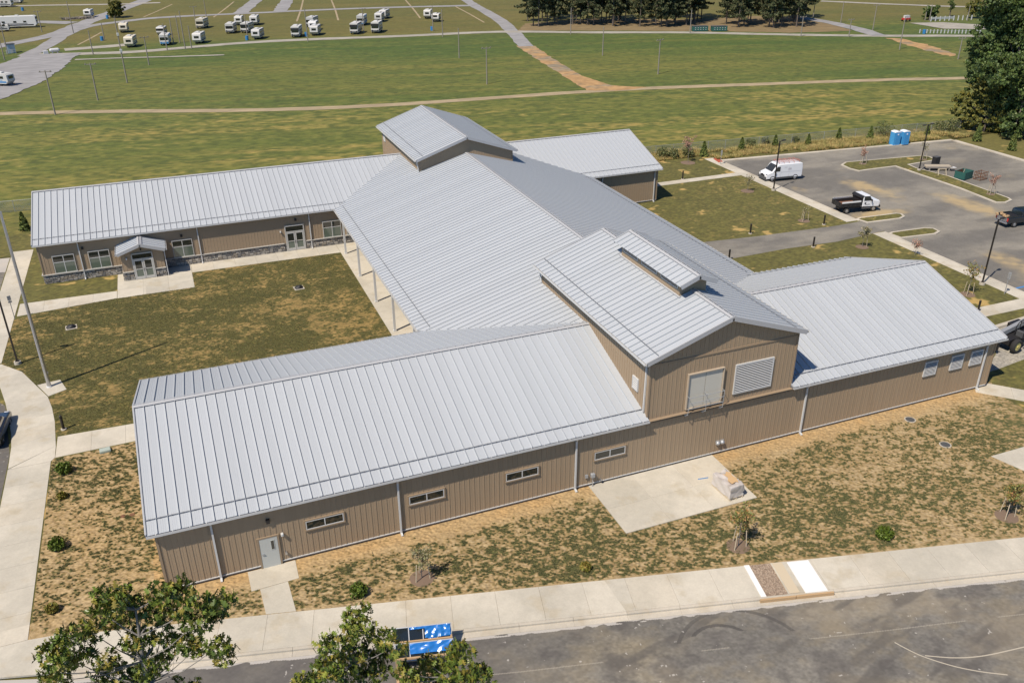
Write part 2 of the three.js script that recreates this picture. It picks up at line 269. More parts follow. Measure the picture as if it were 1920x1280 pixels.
struct('gravel_drive', slab([...px([[1846, 700], [1868, 664], [1868, 617], [1925, 598]]), [80, -6], [80, -2], ...px([[1925, 672], [1872, 692]])], 0.01, 0.06), mapped(worldTex(60, -14, 24, 18, 512, 400, (x, z) => mixc([150, 146, 140], [186, 178, 160], fbm(x * 1.5, z * 1.5, 4, 3)).map(v => v * (0.85 + 0.3 * vn(x * 9, z * 9, 4)))), 1));

/* ---------- sidewalks (every slab on its own), kerbs ---------- */
let ci = 0; const conc = () => M.concrete[(ci = (ci * 5 + 7) % 11) % 3];
function slabRow(parent, A0, A1, B0, B1, n, top = 0.022, gap = 0.012) {
  const L = Math.hypot(A1[0] - A0[0], A1[1] - A0[1]), e = gap / 2 / L;
  for (let i = 0; i < n; i++) { const t0 = i / n + e, t1 = (i + 1) / n - e; const p = (P, Q, t) => [P[0] + (Q[0] - P[0]) * t, P[1] + (Q[1] - P[1]) * t];
    part('slab', slab([p(A0, A1, t0), p(A0, A1, t1), p(B0, B1, t1), p(B0, B1, t0)], top, 0.12), conc(), parent); }
}
const streetWalk = structGroup('street_sidewalk');
const SWT = a => [2.8 + a * 0.9711 , 3.55 + a * 0.2388], walkW = 2.62, WN = [-0.2388, 0.9711];
{ // joints follow the street; one bay (a = 30.7 .. 32) is still open gravel
  const seg = (a0, a1, n) => { const s0 = SWT(a0), s1 = SWT(a1); slabRow(streetWalk, s0, s1, [s0[0] + WN[0] * walkW, s0[1] + WN[1] * walkW], [s1[0] + WN[0] * walkW, s1[1] + WN[1] * walkW], n); };
  seg(-7.6, 30.7, 15); seg(32.0, 82, 20);
}
{ // gravel bed of the open bay
  const q = (a, w) => { const s = SWT(a); return [s[0] + WN[0] * w, s[1] + WN[1] * w]; };
  struct('gravel_bed', slab([q(30.72, 0), q(31.98, 0), q(31.98, walkW), q(30.72, walkW)], 0.014, 0.1), mapped(worldTex(30, 9, 8, 8, 400, 400, (x, z) => mixc([150, 128, 108], [196, 176, 154], vn(x * 16, z * 16, 5)).map(v => v * (0.75 + 0.4 * vn(x * 30, z * 30, 6)))), 1));
}
const kerb = structGroup('street_kerb');
for (let k = 0; k < 30; k++) { const a0 = -8 + k * 3.05, a1 = a0 + 3.035; const q = (a, w) => { const s = SWT(a); return [s[0] + WN[0] * w, s[1] + WN[1] * w]; };
  part('kerb_stone', slab([q(a0, walkW + 0.012), q(a1, walkW + 0.012), q(a1, walkW + 0.2), q(a0, walkW + 0.2)], 0.02, 0.2), M.kerb, kerb);
  part('gutter_pan', slab([q(a0, walkW + 0.2), q(a1, walkW + 0.2), q(a1, walkW + 0.58), q(a0, walkW + 0.58)], -0.1, 0.1), M.kerb, kerb); }
const westWalk = structGroup('west_sidewalk');
slabRow(westWalk, [-9.72, -16.9], [-9.72, 1.2], [-6.98, -16.9], [-6.98, 1.2], 8);
part('slab', slab([[-9.7, 1.22], [-6.98, 1.22], [-5.4, 1.42], [-4.6, 1.75], [-5.24, 4.3], [-9.6, 3.1]], 0.022, 0.12), conc(), westWalk);
{ // bend around the flagpole lawn
  const inner = px([[62, 718], [89, 744], [97, 765], [102, 790], [103, 812], [104, 836]]), outer = [[-11.6, -30.2], [-10.9, -27.2], [-10.4, -24.4], [-10, -22], [-9.8, -20], [-9.72, -17]];
  for (let i = 0; i < 5; i++) part('slab', slab([inner[i], inner[i + 1], outer[i + 1], outer[i]].map((p, k, a) => [p[0] * 0.998 + a[(k + 2) % 4][0] * 0.002, p[1] * 0.998 + a[(k + 2) % 4][1] * 0.002]), 0.022, 0.12), conc(), westWalk);
  part('slab', slab([inner[5], [-6.74, -17.3], [-6.98, -16.92], [-9.72, -16.92]], 0.022, 0.12), conc(), westWalk);
  part('slab', slab([inner[0], outer[0], [-13.7, -31.2], [-13.9, -34.8], ...px([[1, 683], [40, 697]])], 0.022, 0.12), conc(), westWalk);
  slabRow(westWalk, [-13.9, -64.5], [-13.9, -34.9], [-11.75, -64.5], [-11.98, -34.9], 10);
  part('slab', slab(px([[69, 722], [112, 712], [124, 730], [90, 743]]), 0.024, 0.12), conc(), westWalk);
}
const courtWalk = structGroup('courtyard_walk');
slabRow(courtWalk, [-6.72, -20.25], [0.35, -20.0], [-6.72, -17.3], [0.35, -17.5], 3);
slabRow(courtWalk, [-11.7, -48.1], [-2.75, -47.9], [-11.7, -45.0], [-2.75, -45.95], 4);
slabRow(courtWalk, [-2.72, -52.6], [4.7, -52.6], [-2.72, -45.9], [4.7, -45.9], 3);
slabRow(courtWalk, [4.72, -52.7], [20.7, -52.7], [4.72, -50.2], [20.7, -50.0], 7);
slabRow(courtWalk, [20.72, -52.7], [20.72, -18.1], [25.4, -52.7], [25.4, -18.1], 11);
const doorWalk = structGroup('door_walk');
part('slab', slab([[4.7, 0.2], [7.5, 0.2], [7.45, 1.85], [4.72, 1.95]], 0.022, 0.12), M.concrete[2], doorWalk);
part('slab', slab([[5.2, 1.97], [6.8, 1.9], [6.85, 4.5], [5.25, 4.1]], 0.022, 0.12), M.concrete[0], doorWalk);
const pad = structGroup('concrete_pad');
slabRow(pad, [27.2, 0.2], [37.0, 0.2], [27.2, 2.95], [37.0, 2.95], 3, 0.06, 0.008); slabRow(pad, [27.2, 2.96], [37.0, 2.96], [27.2, 5.55], [37.0, 5.55], 3, 0.06, 0.008);
const lotWalk = structGroup('parking_sidewalk');
slabRow(lotWalk, [80.4, -68], [80.4, -36.4], [81.95, -68], [81.95, -36.4], 10); slabRow(lotWalk, [80.4, -31.9], [80.4, -2], [81.95, -31.9], [81.95, -2], 9);
slabRow(lotWalk, [63.6, -59.8], [80.38, -59.8], [63.6, -58.4], [80.38, -58.4], 6);
slabRow(lotWalk, [63.6, -11.5], [80.38, -11.5], [63.6, -9.7], [80.38, -9.7], 6);
slabRow(lotWalk, [62.9, -0.9], [70.5, 7.2], [61.6, 0.6], [69.2, 8.6], 4);
part('slab', slab([[55.3, 7.8], [61, 7.8], [61, 13], [57, 13.4]], 0.03, 0.12), conc(), lotWalk);
const lotKerb = structGroup('parking_kerb');
for (let k = 0; k < 11; k++) { part('kerb_stone', slab([[81.98, -67 + k * 2.8], [82.25, -67 + k * 2.8], [82.25, -64.22 + k * 2.8], [81.98, -64.22 + k * 2.8]], 0.018, 0.2), M.kerb, lotKerb); part('kerb_stone', slab([[81.98, -31.9 + k * 2.8], [82.25, -31.9 + k * 2.8], [82.25, -29.12 + k * 2.8], [81.98, -29.12 + k * 2.8]], 0.018, 0.2), M.kerb, lotKerb); }
for (let k = 0; k < 14; k++) { const f = t => [82.3 + 41.9 * t, -66.15 + 3.95 * t]; const p = f(k / 14), q = f((k + 0.995) / 14); part('kerb_stone', slab([[p[0], p[1] - 0.5], [q[0], q[1] - 0.5], [q[0], q[1] + 0.22], [p[0], p[1] + 0.22]], 0.025, 0.2), M.kerb, lotKerb); }
for (let k = 0; k < 12; k++) part('kerb_stone', slab([[123.9, -62 + k * 5], [124.6, -62 + k * 5], [124.6, -57.03 + k * 5], [123.9, -57.03 + k * 5]], 0.025, 0.2), M.kerb, lotKerb);
part('kerb_stone', slab(px([[1868, 617], [1925, 600], [1925, 594], [1866, 612]]), 0.16, 0.3), M.kerb, lotKerb);
struct('east_verge', slab([[124.6, -64.4], [190, -60], [190, 40], [124.6, 40]], 0, 0.28), mapped(worldTex(124, -66, 66, 106, 512, 820, (x, z) => mixc(eastGrass(x, z), [120, 112, 56], 0.4)), 1));
// planted islands
const islandGrass = mapped(worldTex(80, -66, 40, 46, 512, 590, (x, z) => eastGrass(x, z)), 1);
function inset(pts, d) { const c = pts.reduce((a, p) => [a[0] + p[0] / pts.length, a[1] + p[1] / pts.length], [0, 0]); const n = pts.length; return pts.map((p, i) => { const a = pts[(i + n - 1) % n], b = pts[(i + 1) % n]; const e1 = [p[0] - a[0], p[1] - a[1]], e2 = [b[0] - p[0], b[1] - p[1]]; const l1 = Math.hypot(...e1), l2 = Math.hypot(...e2); const s = area(pts) > 0 ? 1 : -1; const n1 = [-e1[1] / l1 * s, e1[0] / l1 * s], n2 = [-e2[1] / l2 * s, e2[0] / l2 * s]; let bx = n1[0] + n2[0], bz = n1[1] + n2[1]; const k = 1 / Math.max(0.35, (bx * bx + bz * bz) / 2); return [p[0] + bx * k * d, p[1] + bz * k * d]; }); }
function area(p) { let a = 0; for (let i = 0; i < p.length; i++) { const q = p[(i + 1) % p.length]; a += p[i][0] * q[1] - q[0] * p[i][1]; } return a; }
function island(name, pts) { const g = structGroup(name); part('kerb', slab(pts, 0.0, 0.2), M.kerb, g); part('turf', slab(inset(pts, 0.32), 0.03, 0.1), islandGrass, g); return g; }
island('parking_island', px([[1604, 411], [1612, 408], [1680, 399.5], [1692, 401], [1698, 406], [1690, 410], [1628, 418]], -0.05));
island('parking_island', px([[1665, 438], [1672, 435], [1732, 427], [1752, 428], [1764, 434], [1756, 439], [1690, 447]], -0.05));
island('parking_island', px([[1577, 309], [1585, 304], [1728, 291.5], [1745, 294], [1757, 300], [1706, 309], [1720, 315], [1780, 330], [1893, 371], [1899, 375], [1888, 380], [1868, 380], [1800, 353], [1680, 312], [1632, 318], [1612, 321], [1592, 316]], -0.05));

for (const l of [[[1678, 1204], [1700, 1216], [1730, 1230], [1790, 1249], [1840, 1259], [1890, 1265]], [[1735, 1229], [1790, 1233], [1840, 1230], [1925, 1212]]]) struct('sawcut_line', strip(smooth(px(l, -0.12), 5), 0.07, -0.115), std(look(196, 186, 168), 0.95));
/* ---------- far roads and tracks ---------- */
const farY = -0.19;
const gravelFar = (r, g, b, s) => mapped(worldTex(0, 0, 60, 60, 256, 256, (x, z) => [r, g, b].map(v => v * (0.86 + 0.26 * fbm(x * 0.4, z * 0.9, 4, s)))), 1);
const tarFar = gravelFar(160, 158, 158, 3), gravFar = gravelFar(176, 170, 158, 6), trackFar = gravelFar(176, 158, 126, 9), clayFar = mapped(worldTex(0, -260, 120, 160, 512, 512, (x, z) => mixc([190, 152, 104], [150, 138, 116], sst(0.45, 0.7, fbm(x * 0.13, z * 0.2, 4, 12))).map(v => v * (0.8 + 0.36 * fbm(x * 0.9, z * 0.9, 3, 14)))), 1);
const far = (name, list, w, m, dy = 0) => struct(name, strip(smooth(px(list, farY), 5), w, farY + dy), m);
far('field_road', [[-60, 216], [0, 213], [225, 208.5], [480, 206], [680, 199], [960, 181], [1060, 174], [1210, 165.5], [1440, 157], [1640, 150], [1800, 146.5], [1990, 142]], 2.9, trackFar, 0.012);
struct('clay_track', sheet(ragged(px([[968, 86], [1003, 86], [1032, 106], [1090, 142], [1148, 160], [1215, 163.5], [1150, 171], [1100, 169], [1072, 152], [1020, 120]], farY)), farY + 0.016), clayFar);
far('campground_road', [[866, -6], [890, 10], [935, 36], [962, 60], [986, 87]], 4.2, tarFar, 0.02);
far('campground_road', [[40, 103], [130, 101], [250, 97], [480, 78.5], [760, 67], [940, 59.5], [1100, 60.5], [1300, 61], [1440, 64], [1640, 67], [1820, 67], [1990, 70]], 4.2, gravFar, 0.024);
far('campground_road', [[-30, 92], [0, 85], [60, 74], [110, 62], [150, 46], [205, 25], [262, 4], [300, -12]], 6, tarFar, 0.028);
far('campground_road', [[50, 104], [90, 84], [118, 66], [160, 50], [230, 40], [290, 33.5], [480, 24], [660, 16], [850, 11], [900, 10]], 4.5, tarFar, 0.032);
far('campground_road', [[120, 93], [175, 89], [235, 84]], 5, gravFar, 0.036);
far('campground_road', [[-20, 45], [60, 41], [135, 43]], 6, tarFar, 0.04);
far('campground_road', [[-20, 12], [100, 9.5], [210, 8], [300, 5]], 4, gravFar, 0.044);
far('campground_road', [[448, 26], [466, 12], [484, -4]], 5, tarFar, 0.048);
far('campground_road', [[524, 22], [533, 8], [541, -4]], 5, tarFar, 0.052);
far('campground_road', [[1500, 33], [1550, 41], [1600, 52], [1650, 67]], 5, tarFar, 0.056);
far('campground_road', [[1540, 2], [1700, 9], [1820, 13], [1990, 16]], 4, gravFar, 0.06);
far('campground_road', [[140, 112], [220, 109], [330, 106], [420, 103]], 1.6, gravFar, 0.064);
struct('gravel_yard', sheet(ragged(px([[-20, 127], [50, 102], [150, 100], [135, 110], [122, 124], [82, 152], [-20, 196]], farY), 0.5), farY + 0.068), tarFar);
struct('gravel_yard', sheet(px([[1705, 43], [1770, 42], [1850, 47], [1850, 55], [1770, 54]], farY), farY + 0.068), gravFar);
struct('clay_track', sheet(ragged(px([[1662, 71], [1690, 72], [1740, 84], [1800, 103], [1785, 106], [1720, 90]], farY), 0.8), farY + 0.016), clayFar);
struct('pine_floor', sheet(ragged(px([[968, 58], [985, 44], [1100, 36], [1300, 36], [1420, 30], [1530, 34], [1560, 44], [1600, 58], [1480, 61], [1300, 58], [1100, 57], [1000, 57]], farY), 0.7), farY + 0.008), gravelFar(140, 120, 84, 15));
for (const [a, b, c, d] of [[268, 32, 322, 8], [400, 32, 438, 3], [556, 40, 568, 0], [634, 38, 621, 0], [788, 34, 760, 0], [908, 42, 850, 10], [145, 84, 190, 60]]) far('worn_path', [[a, b], [(a + c) / 2 + 1, (b + d) / 2], [c, d]], 0.6, trackFar, 0.01);
console.log('ground done');

/* ================= the building ================= */
const B = thing('building', 'long taupe metal-clad building with pale grey standing-seam roofs, two wings, hall and gabled towers', 'building', V(0, 0, 0));
// ---- roof slopes -------------------------------------------------------
const PW = 0.61;
let roofCount = 0, panelGeo = {};
function panelShape(w, a0, a1, b0, b1, ribs) {          // local x along the eave, y out of the roof, z down the slope (s = -z)
  const P = (u, s, n) => V(u, n, -s);
  const sl = (t) => a0 + (a1 - a0) * t, sh = (t) => b0 + (b1 - b0) * t, out = [];
  const bit = (u0, u1, n0, n1, ins = 0) => { const t0 = u0 / w, t1 = u1 / w, m = ins; out.push(hexa(P(u0, sl(t0) + m, n0), P(u1, sl(t1) + m, n0), P(u1, sh(t1) - m, n0), P(u0, sh(t0) - m, n0), P(u0, sl(t0) + m, n1), P(u1, sl(t1) + m, n1), P(u1, sh(t1) - m, n1), P(u0, sh(t0) - m, n1))); };
  bit(0, w, -0.02, 0); bit(0, 0.02, 0, 0.085);
  if (ribs) { bit(w * 0.32, w * 0.32 + 0.03, 0, 0.006); bit(w * 0.5, w * 0.5 + 0.03, 0, 0.006); bit(w * 0.68, w * 0.68 + 0.03, 0, 0.006); }
  return merge(out);
}
/* O: eave start, U: along the eave, down: down-slope unit, L: length; lo(u), hi(u): slope range covered */
function roofSlope(roof, O, U, down, L, lo, hi, single = true) {
  const N = down.clone().cross(U).normalize(); if (N.y < 0) N.negate();
  const X = N.clone().cross(down).normalize();           // so that X x N = down
  const flip = X.dot(U) < 0;
  const mat = new THREE.Matrix4().makeBasis(X, N, down), q = new THREE.Quaternion().setFromRotationMatrix(mat);
  const n = Math.max(1, Math.round(L / PW)), w = L / n, all = [];
  for (let i = 0; i < n; i++) {
    let u0 = i * w, u1 = (i + 1) * w; if (flip) [u0, u1] = [u1, u0];
    const a0 = lo(u0), a1 = lo(u1), b0 = hi(u0), b1 = hi(u1); if (b0 - a0 < 0.05 && b1 - a1 < 0.05) continue;
    const ribs = roof.name === 'front_wing_roof', key = ribs + [w, a0, a1, b0, b1].map(v => v.toFixed(3)).join(); const g = panelGeo[key] || (panelGeo[key] = panelShape(w, a0, Math.min(a1, b1 - 0.01), b0, Math.max(b1, a1 + 0.01), ribs));
    const pos = O.clone().addScaledVector(U, u0);
    if (single) { const m = part('roof_panel', g, M.roof[(i * 7 + (i * i) % 5) % 4], roof); m.position.copy(pos); m.quaternion.copy(q); roofCount++; }
    else { const c = g.clone(); c.applyQuaternion(q); c.translate(pos.x, pos.y, pos.z); all.push(c); }
  }
  if (!single) { const m = part('roof_panel', all, M.roof[1], roof); m.userData.kind = 'stuff'; }
  return { q, N, X };
}
function beam(a, b, N, w, h, off = 0) {              // bar lying on a slope; w across, h out of the roof
  const d = b.clone().sub(a), L = d.length(); d.normalize(); const side = d.clone().cross(N).normalize(); const g = new THREE.BoxGeometry(L, h, w);
  g.applyMatrix4(new THREE.Matrix4().makeBasis(d, N, side.negate().cross(V(0, 0, 0)).lengthSq() ? side : d.clone().cross(N))); const c = a.clone().add(b).multiplyScalar(0.5).addScaledVector(N, off + h / 2); g.translate(c.x, c.y, c.z); return g;
}
function deckQuad(a, b, c, d, N, t = 0.2) { const k = N.clone().multiplyScalar(-0.022), e = N.clone().multiplyScalar(-t); const top = [a, b, c, d].map(p => p.clone().add(k)), bot = [a, b, c, d].map(p => p.clone().add(e)); return hexa(...bot, ...top); }
function gutter(a, b, out) {                          // open box gutter from a to b, out = horizontal outward
  const d = b.clone().sub(a), L = d.length(), m = a.clone().add(b).multiplyScalar(0.5); d.normalize(); const mk = (w, h, o, y) => { const g = new THREE.BoxGeometry(L, h, w); g.applyMatrix4(new THREE.Matrix4().makeBasis(d, V(0, 1, 0), d.clone().cross(V(0, 1, 0)))); g.translate(m.x + out.x * o, m.y + y, m.z + out.z * o); return g; };
  const shell = part('gutter', [mk(0.015, 0.15, 0.16, -0.09), mk(0.015, 0.13, 0.02, -0.1)], M.whiteTrim, B);
  part('gutter_bed', [mk(0.118, 0.012, 0.09, -0.15)], M.gutterIn, shell);
  const br = []; for (let s = 0.5; s < L; s += 0.9) { const p = a.clone().addScaledVector(d, s); br.push(bar(p.clone().addScaledVector(out, 0.02).add(V(0, -0.02, 0)), p.clone().addScaledVector(out, 0.165).add(V(0, -0.02, 0)), 0.03, 0.02)); }
  if (br.length) { const o = part('gutter_hanger', br, M.whiteTrim, shell); o.userData.kind = 'stuff'; }
}
function snowRail(O, U, down, N, u0, u1, s = 0.95) {
  const p = u => O.clone().addScaledVector(U, u).addScaledVector(down, -s).addScaledVector(N, 0.075); const out = [rod(p(u0), p(u1), 0.024, 0.024, 6)];
  for (let u = u0 + 0.2; u < u1; u += PW) out.push(bar(p(u).addScaledVector(N, -0.07), p(u).addScaledVector(N, 0.025), 0.05, 0.06));
  part('snow_rail', out, M.rail, B);
}
/* gable roof whose ridge runs along x or z; halves described by eave line, ridge line */
function slopeFrame(e0, e1, r0) { const U = e1.clone().sub(e0).normalize(); const up = r0.clone().sub(e0); up.addScaledVector(U, -up.dot(U)); const S = up.length(); const down = up.clone().normalize().negate(); let N = U.clone().cross(down).normalize(); if (N.y < 0) N.negate(); return { U, S, down, N, L: e1.distanceTo(e0) }; }
const K = v => () => v;
function gableRoof(name, e0, e1, r0, r1, f0, f1, opt = {}) {   // e = one eave, r = ridge, f = other eave
  const A = slopeFrame(e0, e1, r0), C = slopeFrame(f0, f1, r0);
  const roof = part(name, [deckQuad(e0, e1, r1, r0, A.N, opt.deck || 0.2), deckQuad(f0, f1, r1, r0, C.N, opt.deck || 0.2)], M.deck, B);
  if (!opt.noA) roofSlope(roof, e0, A.U, A.down, A.L, opt.loA || K(-0.06), opt.hiA || K(A.S), opt.singleA !== false);
  if (!opt.noC) roofSlope(roof, f0, C.U, C.down, C.L, opt.loC || K(-0.06), opt.hiC || K(C.S), !!opt.singleC);
  // ridge cap and rakes
  const cap = [beam(r0.clone().addScaledVector(A.down, 0.12), r1.clone().addScaledVector(A.down, 0.12), A.N, 0.2, 0.016, 0.075), beam(r0.clone().addScaledVector(C.down, 0.12), r1.clone().addScaledVector(C.down, 0.12), C.N, 0.2, 0.016, 0.075)];
  part('ridge_cap', cap, M.roofTrim, roof);
  const rake = (p, q, N) => { const s = q.clone().sub(p).normalize(); const g = beam(p.clone(), q.clone(), N, 0.1, 0.32, -0.25); return g; };
  for (const [p, q, N, on] of [[e0, r0, A.N, opt.rake0], [f0, r0, C.N, opt.rake0], [e1, r1, A.N, opt.rake1], [f1, r1, C.N, opt.rake1]]) if (on) part('rake_trim', rake(p, q, N), M.roofTrim, roof);
  return { roof, A, C };
}
const v = V;
// front wing: west part, east part and the strip behind the tower
function wing(D, name, parts) {
  const s = (D.rY - D.eY) / (D.eZ - D.rZ);
  for (const [x0, x1, opt] of parts) {
    const r = gableRoof(name, v(x0, D.eY, D.eZ), v(x1, D.eY, D.eZ), v(x0, D.rY, D.rZ), v(x1, D.rY, D.rZ), v(x0, D.eY, D.bZ), v(x1, D.eY, D.bZ), opt);
    gutter(v(x0, D.eY, D.eZ), v(x1, D.eY, D.eZ), v(0, 0, 1)); if (!opt.noBackGutter) gutter(v(x0, D.eY, D.bZ), v(Math.min(x1, 20.9), D.eY, D.bZ), v(0, 0, -1));
    if (opt.snow !== false) snowRail(v(x0, D.eY, D.eZ), r.A.U, r.A.down, r.A.N, 0.05, x1 - x0 - 0.05);
    if (opt.snowBack) snowRail(v(x0, D.eY, D.bZ), r.C.U, r.C.down, r.C.N, 0.05, x1 - x0 - 0.05);
  }
}
wing(SW, 'front_wing_roof', [[SW.x0, FT.wx0, { rake0: true, singleC: false }], [FT.wx1, SW.x1, { rake1: true, noBackGutter: true, snowBack: true, singleC: false }]]);
wing(NW, 'rear_wing_roof', [[NW.x0, RT.wx0, { rake0: true, noBackGutter: true }], [RT.wx1, NW.x1, { rake1: true, noBackGutter: true, singleA: false }]]);
{ // hall between the wings, its ends cut where it meets the wing roofs
  const e0 = v(HALL.ex, HALL.eY, -62), e1 = v(HALL.ex, HALL.eY, -8.96), r0 = v(HALL.rx, HALL.rY, -62), r1 = v(HALL.rx, HALL.rY, -8.96), ex = 2 * HALL.rx - HALL.ex, f0 = v(ex, HALL.eY, -62), f1 = v(ex, HALL.eY, -8.96);
  const A = slopeFrame(e0, e1, r0), C = slopeFrame(f0, f1, r0), S = A.S;
  // lowest slope position that stays above the wing roofs at world z
  const cut = z => { let y = -99; if (z > SW.bZ) y = SW.eY + (z - SW.bZ) * (SW.rY - SW.eY) / (SW.rZ - SW.bZ); if (z < NW.eZ) y = NW.eY + (NW.eZ - z) * (NW.rY - NW.eY) / (NW.eZ - NW.rZ); return y < HALL.eY ? -0.06 : Math.min(S, (y - HALL.eY) / (HALL.rY - HALL.eY) * S); };
  const zOf = (F, o) => u => o.z + F.U.z * u;
  const deck = (P, r, sgn) => { const g = []; const q = (z) => { const c = Math.max(0, cut(z)) / S; return v(P + (HALL.rx - P) * c, HALL.eY + (HALL.rY - HALL.eY) * c, z); }; const zs = [-62, -57, NW.eZ, SW.bZ, -13.5, -8.96]; for (let i = 0; i < 5; i++) g.push(deckQuad(q(zs[i]), q(zs[i + 1]), v(HALL.rx, HALL.rY, zs[i + 1]), v(HALL.rx, HALL.rY, zs[i]), sgn > 0 ? A.N : C.N)); return g; };
  const roof = part('hall_roof', [...deck(HALL.ex, 0, 1), ...deck(ex, 0, -1)], M.deck, B);
  roofSlope(roof, e0, A.U, A.down, A.L, u => cut(zOf(A, e0)(u)), K(S), true);
  roofSlope(roof, f0, C.U, C.down, C.L, u => cut(zOf(C, f0)(u)), K(S), false);
  part('ridge_cap', [beam(r0.clone().addScaledVector(A.down, 0.12), r1.clone().addScaledVector(A.down, 0.12), A.N, 0.2, 0.016, 0.075), beam(r0.clone().addScaledVector(C.down, 0.12), r1.clone().addScaledVector(C.down, 0.12), C.N, 0.2, 0.016, 0.075)], M.roofTrim, roof);
  gutter(v(HALL.ex, HALL.eY, NW.eZ + 0.1), v(HALL.ex, HALL.eY, SW.bZ - 0.1), v(-1, 0, 0)); gutter(v(ex, HALL.eY, NW.eZ + 0.1), v(ex, HALL.eY, SW.bZ - 0.1), v(1, 0, 0));
  snowRail(v(HALL.ex, HALL.eY, NW.eZ), v(0, 0, 1), A.down, A.N, 0.1, NW.eZ * -1 + SW.bZ - 0.1); snowRail(v(ex, HALL.eY, NW.eZ), v(0, 0, 1), C.down, C.N, 0.1, NW.eZ * -1 + SW.bZ - 0.1);
}
for (const T of [FT, RT]) {
  const rx = (T.ex0 + T.ex1) / 2; T.rx = rx;
  const r = gableRoof('tower_roof', v(T.ex0, T.eY, T.z1), v(T.ex0, T.eY, T.z0), v(rx, T.rY, T.z1), v(rx, T.rY, T.z0), v(T.ex1, T.eY, T.z1), v(T.ex1, T.eY, T.z0), { rake0: true, rake1: true, singleC: false });
  gutter(v(T.ex0, T.eY, T.z1), v(T.ex0, T.eY, T.z0), v(-1, 0, 0)); gutter(v(T.ex1, T.eY, T.z1), v(T.ex1, T.eY, T.z0), v(1, 0, 0));
  snowRail(v(T.ex0, T.eY, T.z1), r.A.U, r.A.down, r.A.N, 0.1, r.A.L - 0.1); snowRail(v(T.ex1, T.eY, T.z1), r.C.U, r.C.down, r.C.N, 0.1, r.C.L - 0.1);
}
{ // roof of the small lantern on the front tower
  const x0 = 35.66, x1 = 38.64, z0 = -13.5, z1 = -3.6, e = 11.82, r = 12.42, rx = 37.15;
  gableRoof('lantern_roof', v(x0, e, z0), v(x0, e, z1), v(rx, r, z0), v(rx, r, z1), v(x1, e, z0), v(x1, e, z1), { rake0: true, rake1: true, deck: 0.09 });
}
console.log('roof panels', roofCount);

// ---- walls --------------------------------------------------------------
/* wall from (x0,z0) to (x1,z1); the outside is on the left of that direction seen from above turned by `out` */
function wall(name, a, b, out, y0, top, opt = {}) {
  const d = V(b[0] - a[0], 0, b[1] - a[1]), L = d.length(); d.normalize(); const o = V(out[0], 0, out[1]);
  const P = (u, y, n) => V(a[0] + d.x * u + o.x * n, y, a[1] + d.z * u + o.z * n);
  const core = []; const cuts = [0, ...(opt.apex ? [opt.apex] : []), L];
  for (let i = 0; i < cuts.length - 1; i++) { const u0 = cuts[i], u1 = cuts[i + 1]; const bt = opt.bottom || (() => y0); core.push(hexa(P(u0, bt(u0), -0.25), P(u1, bt(u1), -0.25), P(u1, bt(u1), 0), P(u0, bt(u0), 0), P(u0, top(u0), -0.25), P(u1, top(u1), -0.25), P(u1, top(u1), 0), P(u0, top(u0), 0))); }
  const w = part(name, core, M.sidingTrim, B); w.material.side = THREE.DoubleSide;
  const n = Math.round(L / (opt.pitch || 0.335)), pw = L / n, all = [];
  const mk = (u0, u1, lo0, lo1, hi0, hi1) => { const bits = []; const q = (p, r, l0, l1, h0, h1, n0, n1) => bits.push(hexa(P(p, l0, n0), P(r, l1, n0), P(r, l1, n1), P(p, l0, n1), P(p, h0, n0), P(r, h1, n0), P(r, h1, n1), P(p, h0, n1)));
    q(u0, u1, lo0, lo1, hi0, hi1, 0.001, 0.012); q(u0, u0 + 0.045, lo0, lo0, hi0, hi0, 0.012, 0.034); q(u0 + pw * 0.52, u0 + pw * 0.52 + 0.02, lo0, lo0, hi0, hi0, 0.012, 0.018); return merge(bits); };
  for (let i = 0; i < n; i++) { const u0 = i * pw, u1 = u0 + pw - 0.002; const bt = opt.bottom || (() => y0); if (opt.skip && opt.skip((u0 + u1) / 2)) continue; const lo = Math.max(bt(u0), bt(u1)) === y0 ? y0 : Math.min(bt(u0), bt(u1)); const g = mk(u0, u1, bt(u0), bt(u1), top(u0), top(u1)); if (opt.single) part('siding_panel', g, M.siding[(i * 5 + (i * i) % 7) % 3], w); else all.push(g); }
  if (all.length) { const s = part('siding_panel', all, M.siding[1], w); s.userData.kind = 'stuff'; }
  if (opt.base !== false) { part('base_trim', [hexa(P(0, y0 - 0.02, 0), P(L, y0 - 0.02, 0), P(L, y0 - 0.02, 0.06), P(0, y0 - 0.02, 0.06), P(0, y0 + 0.035, 0), P(L, y0 + 0.035, 0), P(L, y0 + 0.035, 0.06), P(0, y0 + 0.035, 0.06))], M.whiteTrim, w); }
  return w;
}
const eaveTop = (Y) => () => Y;
const plinth = 0.2;
// concrete plinth under the metal cladding
part('plinth', [box(62.7, 0.5, 17.9, 31.63, -0.05, -8.83), box(72.6, 0.5, 17.9, 26.7, -0.05, -61.7)], std(new THREE.Color().setRGB(0.2, 0.16, 0.125), 0.9), B);
wall('front_wall', [SW.wx0, SW.wz], [FT.wx0, SW.wz], [0, 1], plinth, K(4.28), { single: true });
wall('front_wall', [FT.wx1, SW.wz], [SW.wx1, SW.wz], [0, 1], plinth, K(4.28), { single: true, pitch: 0.36 });
const fApex = (FT.wx1 - FT.wx0) / 2, tp = (FT.rY - FT.eY) / (FT.rx - FT.ex0);
wall('tower_wall', [FT.wx0, FT.wz], [FT.wx1, FT.wz], [0, 1], plinth, u => FT.rY - 0.25 - tp * Math.abs(FT.wx0 + u - FT.rx), { single: true, apex: fApex });
const wGable = (D, z0) => u => D.rY - 0.24 - (D.rY - D.eY) / (D.eZ - D.rZ) * Math.abs(z0 - u - D.rZ);
